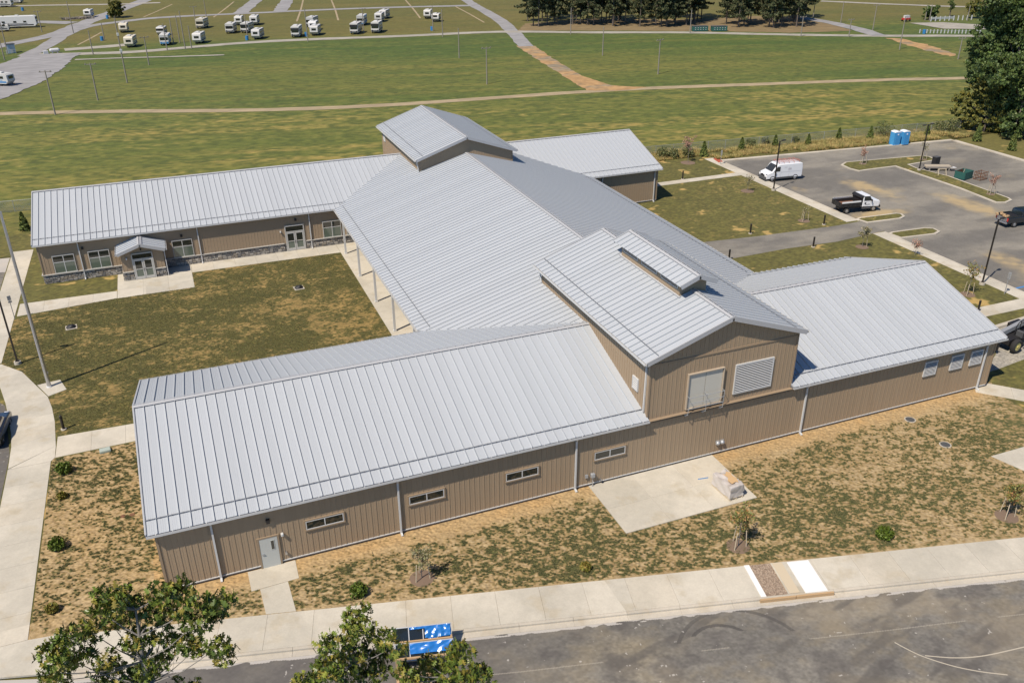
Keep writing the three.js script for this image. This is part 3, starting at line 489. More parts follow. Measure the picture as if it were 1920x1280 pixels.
wall('gable_wall', [SW.wx0, SW.wz], [SW.wx0, SW.bw], [-1, 0], plinth, wGable(SW, SW.wz), { apex: SW.wz - SW.rZ });
wall('gable_wall', [SW.wx1, SW.wz], [SW.wx1, SW.bw], [1, 0], plinth, wGable(SW, SW.wz), { apex: SW.wz - SW.rZ });
wall('gable_wall', [NW.wx0, NW.wz], [NW.wx0, NW.bw], [-1, 0], plinth, wGable(NW, NW.wz), { apex: NW.wz - NW.rZ });
wall('gable_wall', [NW.wx1, NW.wz], [NW.wx1, NW.bw], [1, 0], plinth, wGable(NW, NW.wz), { apex: NW.wz - NW.rZ });
wall('courtyard_wall', [SW.wx0, SW.bw], [SW.wx1, SW.bw], [0, -1], plinth, K(4.25));
wall('courtyard_wall', [NW.wx0, NW.wz], [25.2, NW.wz], [0, 1], 0.95, K(4.25), { base: false });
wall('courtyard_wall', [49, NW.wz], [NW.wx1, NW.wz], [0, 1], plinth, K(4.25));
wall('rear_wall', [NW.wx0, NW.bw], [NW.wx1, NW.bw], [0, -1], plinth, K(4.25));
wall('hall_wall', [25.4, -52.6], [25.4, -17.9], [-1, 0], plinth, K(5.4)); wall('hall_wall', [48.9, -52.6], [48.9, -17.9], [1, 0], plinth, K(5.4));
wall('tower_wall', [FT.wx0, FT.wz], [FT.wx0, -17.6], [-1, 0], 4.2, K(FT.eY - 0.05), { base: false }); wall('tower_wall', [FT.wx1, FT.wz], [FT.wx1, -17.6], [1, 0], 4.2, K(FT.eY - 0.05), { base: false });
wall('tower_wall', [FT.wx0, -17.6], [FT.wx1, -17.6], [0, -1], 5, u => FT.rY - 0.25 - tp * Math.abs(FT.wx0 + u - FT.rx), { base: false, apex: fApex });
for (const x of [RT.wx0, RT.wx1]) wall('tower_wall', [x, RT.wz], [x, -71], [x < 37 ? -1 : 1, 0], 4.2, K(RT.eY - 0.05), { base: false });
for (const z of [RT.wz, -71]) wall('tower_wall', [RT.wx0, z], [RT.wx1, z], [0, z > -60 ? 1 : -1], 4.5, u => RT.rY - 0.25 - tp * Math.abs(RT.wx0 + u - RT.rx), { base: false, apex: (RT.wx1 - RT.wx0) / 2 });
part('trim_band', [box(11.76, 0.13, 0.07, 37.25, 8.42, FT.wz + 0.03), box(11.78, 0.15, 0.07, 37.25, 3.93, FT.wz + 0.03)], M.sidingTrim, B);
for (const [x, z, y0, y1] of [[SW.wx0, SW.wz, 0.2, 4.3], [SW.wx1, SW.wz, 0.2, 4.3], [FT.wx0, FT.wz, 4.4, 8.8], [FT.wx1, FT.wz, 4.4, 8.8], [NW.wx0, NW.wz, 0.95, 4.2], [NW.wx1, NW.wz, 0.2, 4.2], [RT.wx0, RT.wz, 5, 8.7], [RT.wx1, RT.wz, 5, 8.7]]) part('corner_trim', box(0.13, y1 - y0, 0.13, x, (y0 + y1) / 2, z), M.sidingTrim, B);
// lantern walls
{ const cw = part('lantern_wall', [box(2.14, 1.3, 8.5, 37.15, 11.2, -8.6), sideProfile([[-1.07, 11.84], [1.07, 11.84], [0, 12.3]], 8.5, 0.001).translate(37.15, 0, -8.6)], M.siding[1], B);
  for (const s of [-1, 1]) for (let k = 0; k < 3; k++) { const x = 37.15 + s * 1.085, z = -11.45 + k * 2.85; const w = part('lantern_window', [box(0.05, 0.06, 2.3, x, 11.58, z), box(0.05, 0.06, 2.3, x, 11.2, z), box(0.05, 0.4, 0.06, x, 11.39, z - 1.13), box(0.05, 0.4, 0.06, x, 11.39, z + 1.13)], M.whiteTrim, cw); part('pane', box(0.03, 0.34, 2.2, x, 11.39, z), M.glass, w); }
  part('flashing', [box(0.12, 0.05, 8.9, 36.0, 10.74, -8.6, 0, 0, 0.33), box(0.12, 0.05, 8.9, 38.3, 10.74, -8.6, 0, 0, -0.33)], M.roofTrim, cw); }
// soffits close the eaves from below
part('soffit', [box(63.7, 0.03, 0.62, 31.7, 4.27, 0.14), box(73.4, 0.03, 0.62, 26.8, 4.22, -52.72), box(4.4, 0.03, 34.2, 23.2, 4.2, -35.4), box(4.4, 0.03, 34.2, 51.1, 4.2, -35.4)], M.sidingTrim, B);

// stone base of the courtyard front, stone by stone
{ const mats = [[158, 154, 148], [184, 178, 168], [128, 126, 124], [200, 192, 180], [166, 156, 142]].map(c => std(look(...c, 0.72), 0.95)); const groups = mats.map(() => []);
  const run = (a, b, o, skip) => { const d = V(b[0] - a[0], 0, b[1] - a[1]), L = d.length(); d.normalize(); let y = 0.02; while (y < 0.88) { const h = Math.min(rr(0.12, 0.24), 0.93 - y); let u = 0; while (u < L) { const w = Math.min(rr(0.18, 0.55), L - u); if (w > 0.04 && !(skip && skip(u + w / 2))) { const dep = rr(0.1, 0.16); const g = new THREE.BoxGeometry(w - 0.025, h - 0.022, dep); const P = g.attributes.position; for (let i = 0; i < P.count; i++) if (P.getZ(i) > 0) P.setXYZ(i, P.getX(i) * rr(0.86, 1), P.getY(i) * rr(0.82, 1), P.getZ(i) + rr(-0.015, 0.015)); g.applyMatrix4(new THREE.Matrix4().makeBasis(d, V(0, 1, 0), V(o[0], 0, o[1]))); const c = V(a[0], y + h / 2, a[1]).addScaledVector(d, u + w / 2); g.translate(c.x + o[0] * 0.04, c.y, c.z + o[1] * 0.04); g.computeVertexNormals(); groups[Math.floor(rnd() * 5)].push(g); } u += w; } y += h; } };
  const z = NW.wz; run([NW.wx0 - 0.02, z], [-2.0, z], [0, 1]); run([2.2, z], [15.0, z], [0, 1]); run([17.4, z], [25.2, z], [0, 1]); run([NW.wx0, -70.6], [NW.wx0, z], [-1, 0]);
  run([-1.95, -50.42], [-0.98, -50.42], [0, 1]); run([1.22, -50.42], [2.2, -50.42], [0, 1]); run([2.2, -50.4], [2.2, -52.7], [1, 0]); run([-1.95, -52.7], [-1.95, -50.4], [-1, 0]);
  const base = part('stone_base', [box(34.9, 0.93, 0.1, 7.78, 0.47, z + 0.0), box(4.1, 0.93, 2.2, 0.12, 0.47, -51.6)], std(look(140, 136, 130, 0.6), 1), B);
  groups.forEach((g, i) => { const o = part('stone', g, mats[i], base); o.userData.kind = 'stuff'; });
  part('stone_cap', [box(7.7, 0.07, 0.26, -5.83, 0.97, z + 0.07), box(12.75, 0.07, 0.26, 8.6, 0.97, z + 0.07), box(7.8, 0.07, 0.26, 21.3, 0.97, z + 0.07), box(0.26, 0.07, 18, NW.wx0 - 0.07, 0.97, z - 8.9), box(1.05, 0.07, 0.28, -1.48, 0.97, -50.36), box(1.05, 0.07, 0.28, 1.72, 0.97, -50.36)], std(look(196, 192, 184, 0.7), 0.85), base); }

// ---- windows, doors, louvres ---------------------------------------------
function slidingWindow(x0, x1, y0, y1, z) {
  const c = (x0 + x1) / 2, w = x1 - x0, h = y1 - y0, m = (y0 + y1) / 2;
  const o = part('window', [box(w + 0.16, 0.09, 0.09, c, y1 + 0.045, z), box(w + 0.16, 0.09, 0.12, c, y0 - 0.045, z + 0.01), box(0.08, h, 0.09, x0 - 0.04, m, z), box(0.08, h, 0.09, x1 + 0.04, m, z)], M.sidingTrim, B);
  part('frame', [box(w, 0.05, 0.07, c, y1 - 0.025, z + 0.012), box(w, 0.05, 0.07, c, y0 + 0.025, z + 0.012), box(0.05, h - 0.1, 0.07, x0 + 0.025, m, z + 0.012), box(0.05, h - 0.1, 0.07, x1 - 0.025, m, z + 0.012), box(0.06, h - 0.1, 0.07, c, m, z + 0.012)], M.whiteTrim, o);
  for (const s of [-1, 1]) part('pane', box(w / 2 - 0.08, h - 0.1, 0.02, c + s * w / 4, m, z + 0.02), M.glass, o);
}
for (const [a, b] of [[8.4, 10.66], [14.76, 17.02], [21.2, 23.45], [27.55, 29.85]]) slidingWindow(a, b, 2.06, 2.66, SW.wz + 0.05);
function fourLight(x0, x1, y0, y1, z) {
  const c = (x0 + x1) / 2, w = x1 - x0, h = y1 - y0, ym = y0 + h * 0.63;
  const o = part('window', [box(w + 0.14, 0.09, 0.1, c, y1 + 0.045, z), box(w + 0.2, 0.08, 0.16, c, y0 - 0.04, z + 0.02), box(0.07, h, 0.1, x0 - 0.035, (y0 + y1) / 2, z), box(0.07, h, 0.1, x1 + 0.035, (y0 + y1) / 2, z)], M.frameGrey, B);
  part('mullion', [box(0.07, h, 0.08, c, (y0 + y1) / 2, z), box(w / 2 - 0.036, 0.07, 0.08, c - w / 4 - 0.018, ym, z), box(w / 2 - 0.036, 0.07, 0.08, c + w / 4 + 0.018, ym, z)], M.whiteTrim, o);
  for (const s of [-1, 1]) { part('pane', box(w / 2 - 0.05, y1 - ym - 0.045, 0.02, c + s * w / 4, (y1 + ym) / 2 + 0.02, z + 0.012), M.glass, o); part('pane', box(w / 2 - 0.05, ym - y0 - 0.045, 0.02, c + s * w / 4, (y0 + ym) / 2 - 0.02, z + 0.012), M.film, o); }
}
const nz = NW.wz + 0.06;
for (const [a, b] of [[-8.45, -6.5], [-5.04, -3.12], [3.26, 5.22], [19.5, 21.45], [22.2, 24.1]]) fourLight(a, b, 1.06, 2.86, nz);
function doubleDoor(xc, z, w = 1.95, top = 2.95) {
  const o = part('double_door', [box(w + 0.2, 0.1, 0.12, xc, top, z), box(0.1, top, 0.12, xc - w / 2 - 0.05, top / 2, z), box(0.1, top, 0.12, xc + w / 2 + 0.05, top / 2, z), box(w, 0.08, 0.1, xc, 2.28, z)], M.frameGrey, B);
  part('transom_pane', box(w - 0.06, 0.52, 0.03, xc, 2.6, z + 0.01), M.glass, o);
  for (const s of [-1, 1]) { const cx = xc + s * w / 4, lw = w / 2 - 0.03; const leaf = [box(0.13, 2.16, 0.06, cx - lw / 2 + 0.065, 1.14, z + 0.02), box(0.13, 2.16, 0.06, cx + lw / 2 - 0.065, 1.14, z + 0.02), box(lw - 0.26, 0.16, 0.06, cx, 2.14, z + 0.02), box(lw - 0.26, 0.28, 0.06, cx, 0.2, z + 0.02), box(lw - 0.26, 0.07, 0.06, cx, 1.15, z + 0.02)];
    part('door_leaf', leaf, M.frameGrey, o); part('pane', box(lw - 0.24, 0.9, 0.02, cx, 1.63, z + 0.01), M.glass, o); part('pane', box(lw - 0.24, 0.78, 0.02, cx, 0.73, z + 0.01), M.film, o); part('handle', box(0.03, 0.3, 0.05, xc + s * 0.09, 1.1, z + 0.08), M.steel, o); }
}
doubleDoor(16.25, nz); doubleDoor(0.12, -50.33, 1.9, 2.85);
// entrance porch in front of the courtyard wall
{ const zf = -50.42, pw = 2.05; wall('porch_wall', [-1.93, zf], [2.17, zf], [0, 1], 0.95, u => 3.72 - 0.34 * Math.abs(u - pw), { base: false, apex: pw, skip: u => u > 0.95 && u < 3.15 && false }); wall('porch_wall', [2.17, zf], [2.17, -52.7], [1, 0], 0.95, K(3.1), { base: false }); wall('porch_wall', [-1.93, -52.7], [-1.93, zf], [-1, 0], 0.95, K(3.1), { base: false });
  const r = gableRoof('porch_roof', v(-2.25, 3.16, -52.75), v(-2.25, 3.16, -49.85), v(0.12, 3.98, -52.75), v(0.12, 3.98, -49.85), v(2.5, 3.16, -52.75), v(2.5, 3.16, -49.85), { rake1: true });
  gutter(v(-2.25, 3.16, -52.7), v(-2.25, 3.16, -49.85), v(-1, 0, 0)); gutter(v(2.5, 3.16, -52.7), v(2.5, 3.16, -49.85), v(1, 0, 0));
  part('downspout', [rod(v(2.62, 3.05, -50.1), v(2.35, 2.8, -50.3), 0.04), bar(v(2.35, 2.8, -50.3), v(2.35, 0.05, -50.3), 0.08)], M.whiteTrim, B);
  const l = part('wall_lamp', [box(0.12, 0.2, 0.1, 0.12, 3.25, zf + 0.08)], M.blackMetal, B); }
{ // service door on the street front
  const z = SW.wz + 0.05, o = part('service_door', [box(1.04, 2.12, 0.05, 6.14, 1.08, z + 0.012)], M.doorGrey, B);
  part('frame', [box(1.28, 0.1, 0.1, 6.14, 2.2, z), box(0.1, 2.14, 0.1, 5.56, 1.08, z), box(0.1, 2.14, 0.1, 6.72, 1.08, z)], M.sidingTrim, o); part('pane', box(0.17, 0.62, 0.02, 6.36, 1.6, z + 0.04), M.glass, o); part('vision_frame', [box(0.23, 0.03, 0.03, 6.36, 1.93, z + 0.04), box(0.23, 0.03, 0.03, 6.36, 1.27, z + 0.04), box(0.03, 0.66, 0.03, 6.26, 1.6, z + 0.04), box(0.03, 0.66, 0.03, 6.46, 1.6, z + 0.04)], M.doorGrey, o); part('handle', [box(0.16, 0.03, 0.06, 5.74, 1.05, z + 0.07)], M.steel, o); }
function louvre(P, w, h, n, face, name = 'louvre') {   // face: 0 looks to +z, -1 looks to -x
  const g0 = [], rot = face === 0 ? 0 : -Math.PI / 2; const put = g => { g.rotateY(rot); g.translate(P.x, P.y, P.z); return g; };
  const o = part(name, [put(box(w + 0.16, 0.08, 0.1, 0, h / 2 + 0.04, 0)), put(box(w + 0.16, 0.08, 0.1, 0, -h / 2 - 0.04, 0)), put(box(0.08, h, 0.1, -w / 2 - 0.04, 0, 0)), put(box(0.08, h, 0.1, w / 2 + 0.04, 0, 0))], M.whiteTrim, B);
  part('painted_void', put(box(w, h, 0.01, 0, 0, -0.035)), M.blackMetal, o);  // black sheet paints in the shade of the hollow behind the slats
  for (let k = 0; k < n; k++) part('slat', put(box(w - 0.01, 0.014, h / n * 0.5, 0, -h / 2 + (k + 0.5) * h / n, 0.025, 0, 0.5)), M.whiteTrim, o);
}
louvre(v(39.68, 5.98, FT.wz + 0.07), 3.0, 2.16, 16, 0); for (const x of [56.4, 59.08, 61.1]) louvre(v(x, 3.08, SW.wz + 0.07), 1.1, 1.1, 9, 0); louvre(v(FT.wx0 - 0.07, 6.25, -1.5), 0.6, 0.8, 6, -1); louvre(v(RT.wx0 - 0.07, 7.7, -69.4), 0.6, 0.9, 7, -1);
{ // loft doors with a guard rail in the tower gable
  const z = FT.wz + 0.05, o = part('loft_door', [box(1.32, 2.6, 0.05, 35.06, 5.84, z), box(1.32, 2.6, 0.05, 36.42, 5.84, z)], std(new THREE.Color().setRGB(0.5, 0.48, 0.42), 0.6), B);
  part('frame', [box(2.86, 0.06, 0.2, 35.74, 7.18, z + 0.04), box(0.06, 2.62, 0.2, 34.35, 5.84, z + 0.04), box(0.06, 2.62, 0.2, 37.13, 5.84, z + 0.04), box(2.86, 0.06, 0.2, 35.74, 4.5, z + 0.04)], std(new THREE.Color().setRGB(0.4, 0.33, 0.25), 0.6), o);
  const rl = []; const zr = z + 0.42; for (const y of [5.55, 5.1, 4.68]) rl.push(rod(v(34.35, y, zr), v(37.12, y, zr), 0.022)); const posts = [34.35, 35.74, 37.12];
  const rail = part('guard_rail', rl, M.galv, B); for (const x of posts) part('post', [rod(v(x, 4.2, zr - 0.06), v(x, 5.56, zr), 0.025), rod(v(x, 5.55, zr), v(x, 5.55, z + 0.05), 0.02), rod(v(x, 4.2, zr - 0.06), v(x, 4.05, z + 0.05), 0.03), box(0.16, 0.2, 0.12, x, 4.08, z + 0.08)], M.galv, rail); }
// ---- downspouts, lamps, meters, posts -------------------------------------
const spout = (x, z, y, o = 1) => part('downspout', [bar(v(x, y, z + 0.3 * o), v(x, y - 0.35, z + 0.09 * o), 0.1), bar(v(x, y - 0.35, z + 0.09 * o), v(x, 0.12, z + 0.09 * o), 0.11), bar(v(x, 0.14, z + 0.06 * o), v(x, 0.03, z + 0.34 * o), 0.12)], M.whiteTrim, B);
for (const x of [3.2, 14.1, 26.15, 44.6, 62.0]) spout(x, SW.wz + 0.03, 4.3); for (const x of [-5.85, 5.98, 18.0, 55.0, 62.6]) spout(x, NW.wz + 0.03, 4.25);
part('downspout', [bar(v(FT.wx0 - 0.06, 8.75, FT.wz - 0.35), v(FT.wx0 - 0.1, 4.75, FT.wz - 0.35), 0.11)], M.whiteTrim, B); part('downspout', [bar(v(31.0, 8.7, RT.wz + 0.1), v(31.2, 7.4, RT.wz + 0.1), 0.1)], M.whiteTrim, B); part('downspout', [bar(v(31.2, 8.8, -17.7), v(31.3, 7.4, -17.5), 0.1)], M.whiteTrim, B);
for (const [x, y, z] of [[6.3, 3.35, SW.wz], [16.5, 3.6, NW.wz], [-5.5, 3.4, NW.wz], [4.3, 3.4, NW.wz]]) part('wall_lamp', [box(0.22, 0.26, 0.16, x, y, z + 0.1)], M.blackMetal, B);
for (const [x, y, z] of [[6.98, 2.2, SW.wz], [14.7, 2.4, NW.wz], [-1.4, 2.45, -50.4]]) part('door_horn', [rbox(0.16, 0.2, 0.2, 0.04, x, y, z + 0.14), box(0.1, 0.1, 0.1, x, y - 0.05, z + 0.05)], M.whiteTrim, B);
part('hose_bib', [box(0.12, 0.16, 0.14, 7.05, 0.75, SW.wz + 0.1)], M.steel, B); part('hose_bib', [box(0.1, 0.14, 0.2, 28.06, 0.4, SW.wz + 0.14)], M.steel, B);
for (const x of [37.35, 37.72]) part('vent_hood', [(() => { const g = new THREE.SphereGeometry(0.17, 10, 8); g.translate(x, 1.0, SW.wz + 0.12); return g; })(), box(0.26, 0.3, 0.1, x, 1.02, SW.wz + 0.06)], M.galv, B);
part('gas_meter', [rbox(0.3, 0.34, 0.24, 0.06, 27.42, 0.95, SW.wz + 0.18), rod(v(27.42, 0.8, SW.wz + 0.18), v(27.42, 0.05, SW.wz + 0.2), 0.03), box(0.2, 0.24, 0.1, 27.0, 0.9, SW.wz + 0.08)], M.galv, B);
for (let k = 0; k < 5; k++) { const z = -49.4 + k * 7.12; const p = part('porch_post', [box(0.2, 4.2, 0.2, 21.2, 2.1, z)], M.whiteTrim, B); part('post_foot', [box(0.3, 0.12, 0.3, 21.2, 0.08, z)], M.whiteTrim, p); const p2 = part('porch_post', [box(0.2, 4.2, 0.2, 53.1, 2.1, z)], M.whiteTrim, B); part('post_foot', [box(0.3, 0.12, 0.3, 53.1, 0.08, z)], M.whiteTrim, p2); }
console.log('building done');

/* ================= street furniture and small things on the ground ================= */
const lampLabels = ['black steel light pole on concrete footing on the courtyard lawn near the flagpole', 'black light pole with single arm on footing between lawn and parked white van', 'tall black light pole with twin arms on the grassy parking island', 'black light pole with single arm beside the staked sapling and parking sidewalk'];
function lightPole(base, h, arms, turn, label) {
  const t = thing('light_pole', label, 'light pole', base, turn);
  part('footing', [cyl(0.3, 0.28, 0.35, 0, -0.08, 0, 16)], M.kerb, t);
  part('pole', [box(0.13, h - 0.3, 0.13, 0, 0.3 + (h - 0.3) / 2, 0), box(0.3, 0.04, 0.3, 0, 0.3, 0)], M.bronze, t);
  for (const s of arms) { const a = part('arm', [bar(v(0, h - 0.12, 0), v(s * 0.55, h - 0.04, 0), 0.07)], M.bronze, t); part('lamp_head', [rbox(0.62, 0.11, 0.34, 0.04, s * 0.82, h - 0.02, 0)], M.bronze, a); }
}
lightPole(G(33, 682), 7.0, [-1], 0, lampLabels[0]);
{ const b = G(1450.6, 356.8); lightPole(b, heightTo(b, 264), [1], 0.25, lampLabels[1]); }
{ const b = G(1724, 319); lightPole(b, heightTo(b, 233), [-1, 1], 0.1, lampLabels[2]); }
{ const b = G(1842, 533); lightPole(b, heightTo(b, 411), [1], 0.25, lampLabels[3]); }
{ // flagpole
  const b = G(92, 725), t = thing('flagpole', 'tall tapered bare aluminium flagpole on a square concrete pad', 'flagpole', b);
  part('pole', [cyl(0.16, 0.09, 15, 0, 0.02, 0, 20)], M.steel, t); part('base_collar', [cyl(0.24, 0.2, 0.09, 0, 0.02, 0, 20)], M.whiteTrim, t); part('cleat', [box(0.05, 0.16, 0.08, 0.16, 1.3, 0)], M.steel, t);
}
const bollardPx = [[119, 805, 'black light bollard at the corner of the courtyard lawn beside curved sidewalk'], [1407, 438, 'black light bollard on bare soil along the far edge of asphalt driveway'], [1525, 463, 'black light bollard on near driveway edge, the one closer to parking lot'], [1367, 487, 'black light bollard on near driveway edge, the one closer to the hall'], [1545, 421, 'black light bollard on lawn at driveway mouth behind the dump truck'], [1280, 336, 'black light bollard beside the narrow walk leading to rear wing'], [1834, 585, 'black light bollard beside the walk at the front wing gable end']];
let bol0; for (const [u, w, l] of bollardPx) { const p = G(u, w); if (!bol0) { bol0 = thing('light_bollard', l, 'bollard', p); part('footing', [cyl(0.22, 0.21, 0.1, 0, -0.02, 0, 14)], M.kerb, bol0); part('shaft', [cyl(0.1, 0.1, 0.92, 0, 0.08, 0, 14)], M.bronze, bol0); part('louvred_head', [cyl(0.08, 0.08, 0.16, 0, 1.0, 0, 14), cyl(0.105, 0.105, 0.02, 0, 1.02, 0, 14), cyl(0.105, 0.105, 0.02, 0, 1.08, 0, 14), (() => { const g = new THREE.SphereGeometry(0.11, 14, 7, 0, 7, 0, 1.57); g.translate(0, 1.15, 0); return g; })()], M.bronze, bol0); } else copyOf(bol0, p, 0, l); }
function signPost(p, turn, label, h = 2.1) { const t = thing('sign_post', label, 'sign', p, turn); part('post', [box(0.06, h, 0.05, 0, h / 2, 0)], M.galv, t); part('sign_panel', [rbox(0.32, 0.46, 0.02, 0.008, 0, h - 0.2, 0.04), rbox(0.32, 0.2, 0.02, 0.008, 0, h - 0.58, 0.04)], M.galv, t); }
signPost(G(1351, 308), 1.7, 'grey-backed sign on post at the corner of parking by brick-red ramp'); signPost(G(1884, 551), 1.7, 'grey-backed sign on post beside the blue-striped parking bay', 2.3);
signPost(G(27, 598), 0.4, 'thin post with small sign at walkway corner by courtyard lawn', 2.4);
struct('ramp_mat', slab(px([[1337, 297.5], [1347, 296], [1356, 303], [1348, 305]]), 0.03, 0.02), std(look(186, 92, 70), 0.9));
struct('parking_marking', sheet(px([[1897, 541], [1925, 535], [1925, 537.5], [1898, 543.5]], -0.12), -0.112), std(look(80, 140, 200), 0.8));
// drains wrapped in black fabric, manholes, boxes
for (const [u, w, l] of [[560, 540, 'black fabric covered drain inlet on courtyard lawn near the colonnade'], [133, 614, 'black fabric covered drain inlet on courtyard lawn near the flagpole']]) { const t = thing('drain_inlet', l, 'drain', G(u, w), 0.1); part('frame', [box(1.0, 0.06, 0.14, 0, 0.02, 0.42), box(1.0, 0.06, 0.14, 0, 0.02, -0.42), box(0.14, 0.06, 0.7, 0.43, 0.02, 0), box(0.14, 0.06, 0.7, -0.43, 0.02, 0)], M.kerb, t); part('fabric_cover', [(() => { const g = new THREE.SphereGeometry(0.46, 14, 8, 0, 6.283, 0, 1.57); g.scale(1, 0.7, 0.8); const P = g.attributes.position; for (let i = 0; i < P.count; i++) P.setY(i, P.getY(i) * (0.75 + 0.5 * vn(P.getX(i) * 6, P.getZ(i) * 6, 4))); g.computeVertexNormals(); return g; })()], M.tarp, t); }
for (const [u, w, l] of [[1707, 787, 'round dark manhole lid in patchy lawn close to front wing wall'], [1773, 834, 'round dark manhole lid in patchy lawn near the concrete slab corner']]) { const t = thing('manhole', l, 'manhole', G(u, w)); part('ring', [cyl(0.42, 0.42, 0.05, 0, -0.01, 0, 24)], M.kerb, t); part('lid', [cyl(0.34, 0.34, 0.06, 0, -0.01, 0, 24)], M.greyPlastic, t); }
for (const [u, w] of [[230, 968], [247, 965]]) { const t = solo('cleanout_cap', 'small round brown cleanout cap in bare soil beside front wing gable', 'cleanout', (() => { const g = cyl(0.17, 0.17, 0.03, 0, 0, 0, 18); return g; })(), M.rust, 'cleanout caps by the gable'); t.position.copy(G(u, w)); }
{ const t = thing('utility_box', 'low pale green utility box in the grass beside the west walk', 'utility box', G(197, 846), 0.1); part('box', [rbox(0.75, 0.18, 0.5, 0.03, 0, 0.09, 0)], std(new THREE.Color().setRGB(0.3, 0.36, 0.32), 0.7), t); part('lid', [rbox(0.68, 0.03, 0.44, 0.01, 0, 0.19, 0)], std(new THREE.Color().setRGB(0.34, 0.39, 0.35), 0.7), t); }
{ // wrapped pallet on the concrete pad
  const t = thing('wrapped_pallet', 'plastic-wrapped pallet load with torn cardboard on top on the concrete pad', 'pallet', v(35.55, 0.06, 4.25), 0.06);
  const pal = []; for (let k = 0; k < 7; k++) pal.push(box(1.15, 0.02, 0.11, 0, 0.13, -0.9 + k * 0.3)); for (const x of [-0.5, 0, 0.5]) pal.push(box(0.09, 0.1, 1.95, x, 0.06, 0)); part('pallet', pal, M.paleWood, t);
  const g = new THREE.BoxGeometry(1.12, 0.85, 1.9, 10, 8, 14), P = g.attributes.position; for (let i = 0; i < P.count; i++) { const x = P.getX(i), y = P.getY(i), z = P.getZ(i), k = 0.2 * (vn(x * 3 + 9, z * 3 + y * 4, 3) - 0.5) + 0.09 * (vn(x * 9, z * 9 + y * 8, 5) - 0.5); P.setXYZ(i, x * (1 + k), y + k * (y > 0.4 ? 0.9 : 0), z * (1 + k * 0.6)); } g.computeVertexNormals(); g.translate(0, 0.58, 0);
  part('film_wrap', g, new THREE.MeshPhysicalMaterial({ color: new THREE.Color().setRGB(0.5, 0.46, 0.43), roughness: 0.22, clearcoat: 1, clearcoatRoughness: 0.2 }), t);
  const c = new THREE.ShapeGeometry(new THREE.Shape([[-0.32, -0.7], [0.1, -0.6], [0.2, -0.75], [0.36, -0.3], [0.3, 0.1], [0.42, 0.4], [0.2, 0.62], [-0.05, 0.35], [-0.2, 0.5], [-0.1, 0], [-0.34, -0.3]].map(p => new THREE.Vector2(...p)))); c.rotateX(-Math.PI / 2); c.translate(0.06, 1.1, -0.05); part('cardboard', c, std(new THREE.Color().setRGB(0.5, 0.33, 0.17), 0.9, { side: THREE.DoubleSide }), t);
}
solo('blue_strip', 'short blue strip lying on the concrete pad', 'strip', (() => { const a = G(1309, 899, 0.06), b = G(1328, 896, 0.06); return bar(v(a.x, 0.067, a.z), v(b.x, 0.067, b.z), 0.16, 0.012); })(), std(new THREE.Color().setRGB(0.12, 0.3, 0.6), 0.6));
{ // boards round the open bay of the sidewalk
  const q = (a, w, y) => { const s = SWT(a); return v(s[0] + WN[0] * w, y, s[1] + WN[1] * w); };
  const board = (name, label, a0, a1, w0, w1, y, th, m) => solo(name, label, 'board', hexa(q(a0, w1, y), q(a1, w1, y), q(a1, w0, y), q(a0, w0, y), q(a0, w1, y + th), q(a1, w1, y + th), q(a1, w0, y + th), q(a0, w0, y + th)), m);
  const white = std(new THREE.Color().setRGB(0.7, 0.7, 0.69), 0.6);
  board('white_board', 'narrow white board lying along the open gravel bay of the sidewalk', 30.36, 30.68, 0.0, 2.66, 0.026, 0.03, white); board('white_board', 'wide white sheet lying across the street sidewalk next to gravel bay', 33.0, 34.35, 0.1, 2.72, 0.026, 0.03, white);
  board('plank', 'bare grey plank lying beside the gravel bay on sidewalk', 32.1, 32.7, 0.05, 2.6, 0.026, 0.02, M.paleWood);
  for (const [a0, a1, l] of [[30.2, 32.3, 'wooden form board against the kerb below the narrow white board'], [32.35, 34.6, 'wooden form board against the kerb below the wide white sheet']]) board('form_board', l, a0, a1, 2.85, 2.98, -0.1, 0.2, M.wood);
}
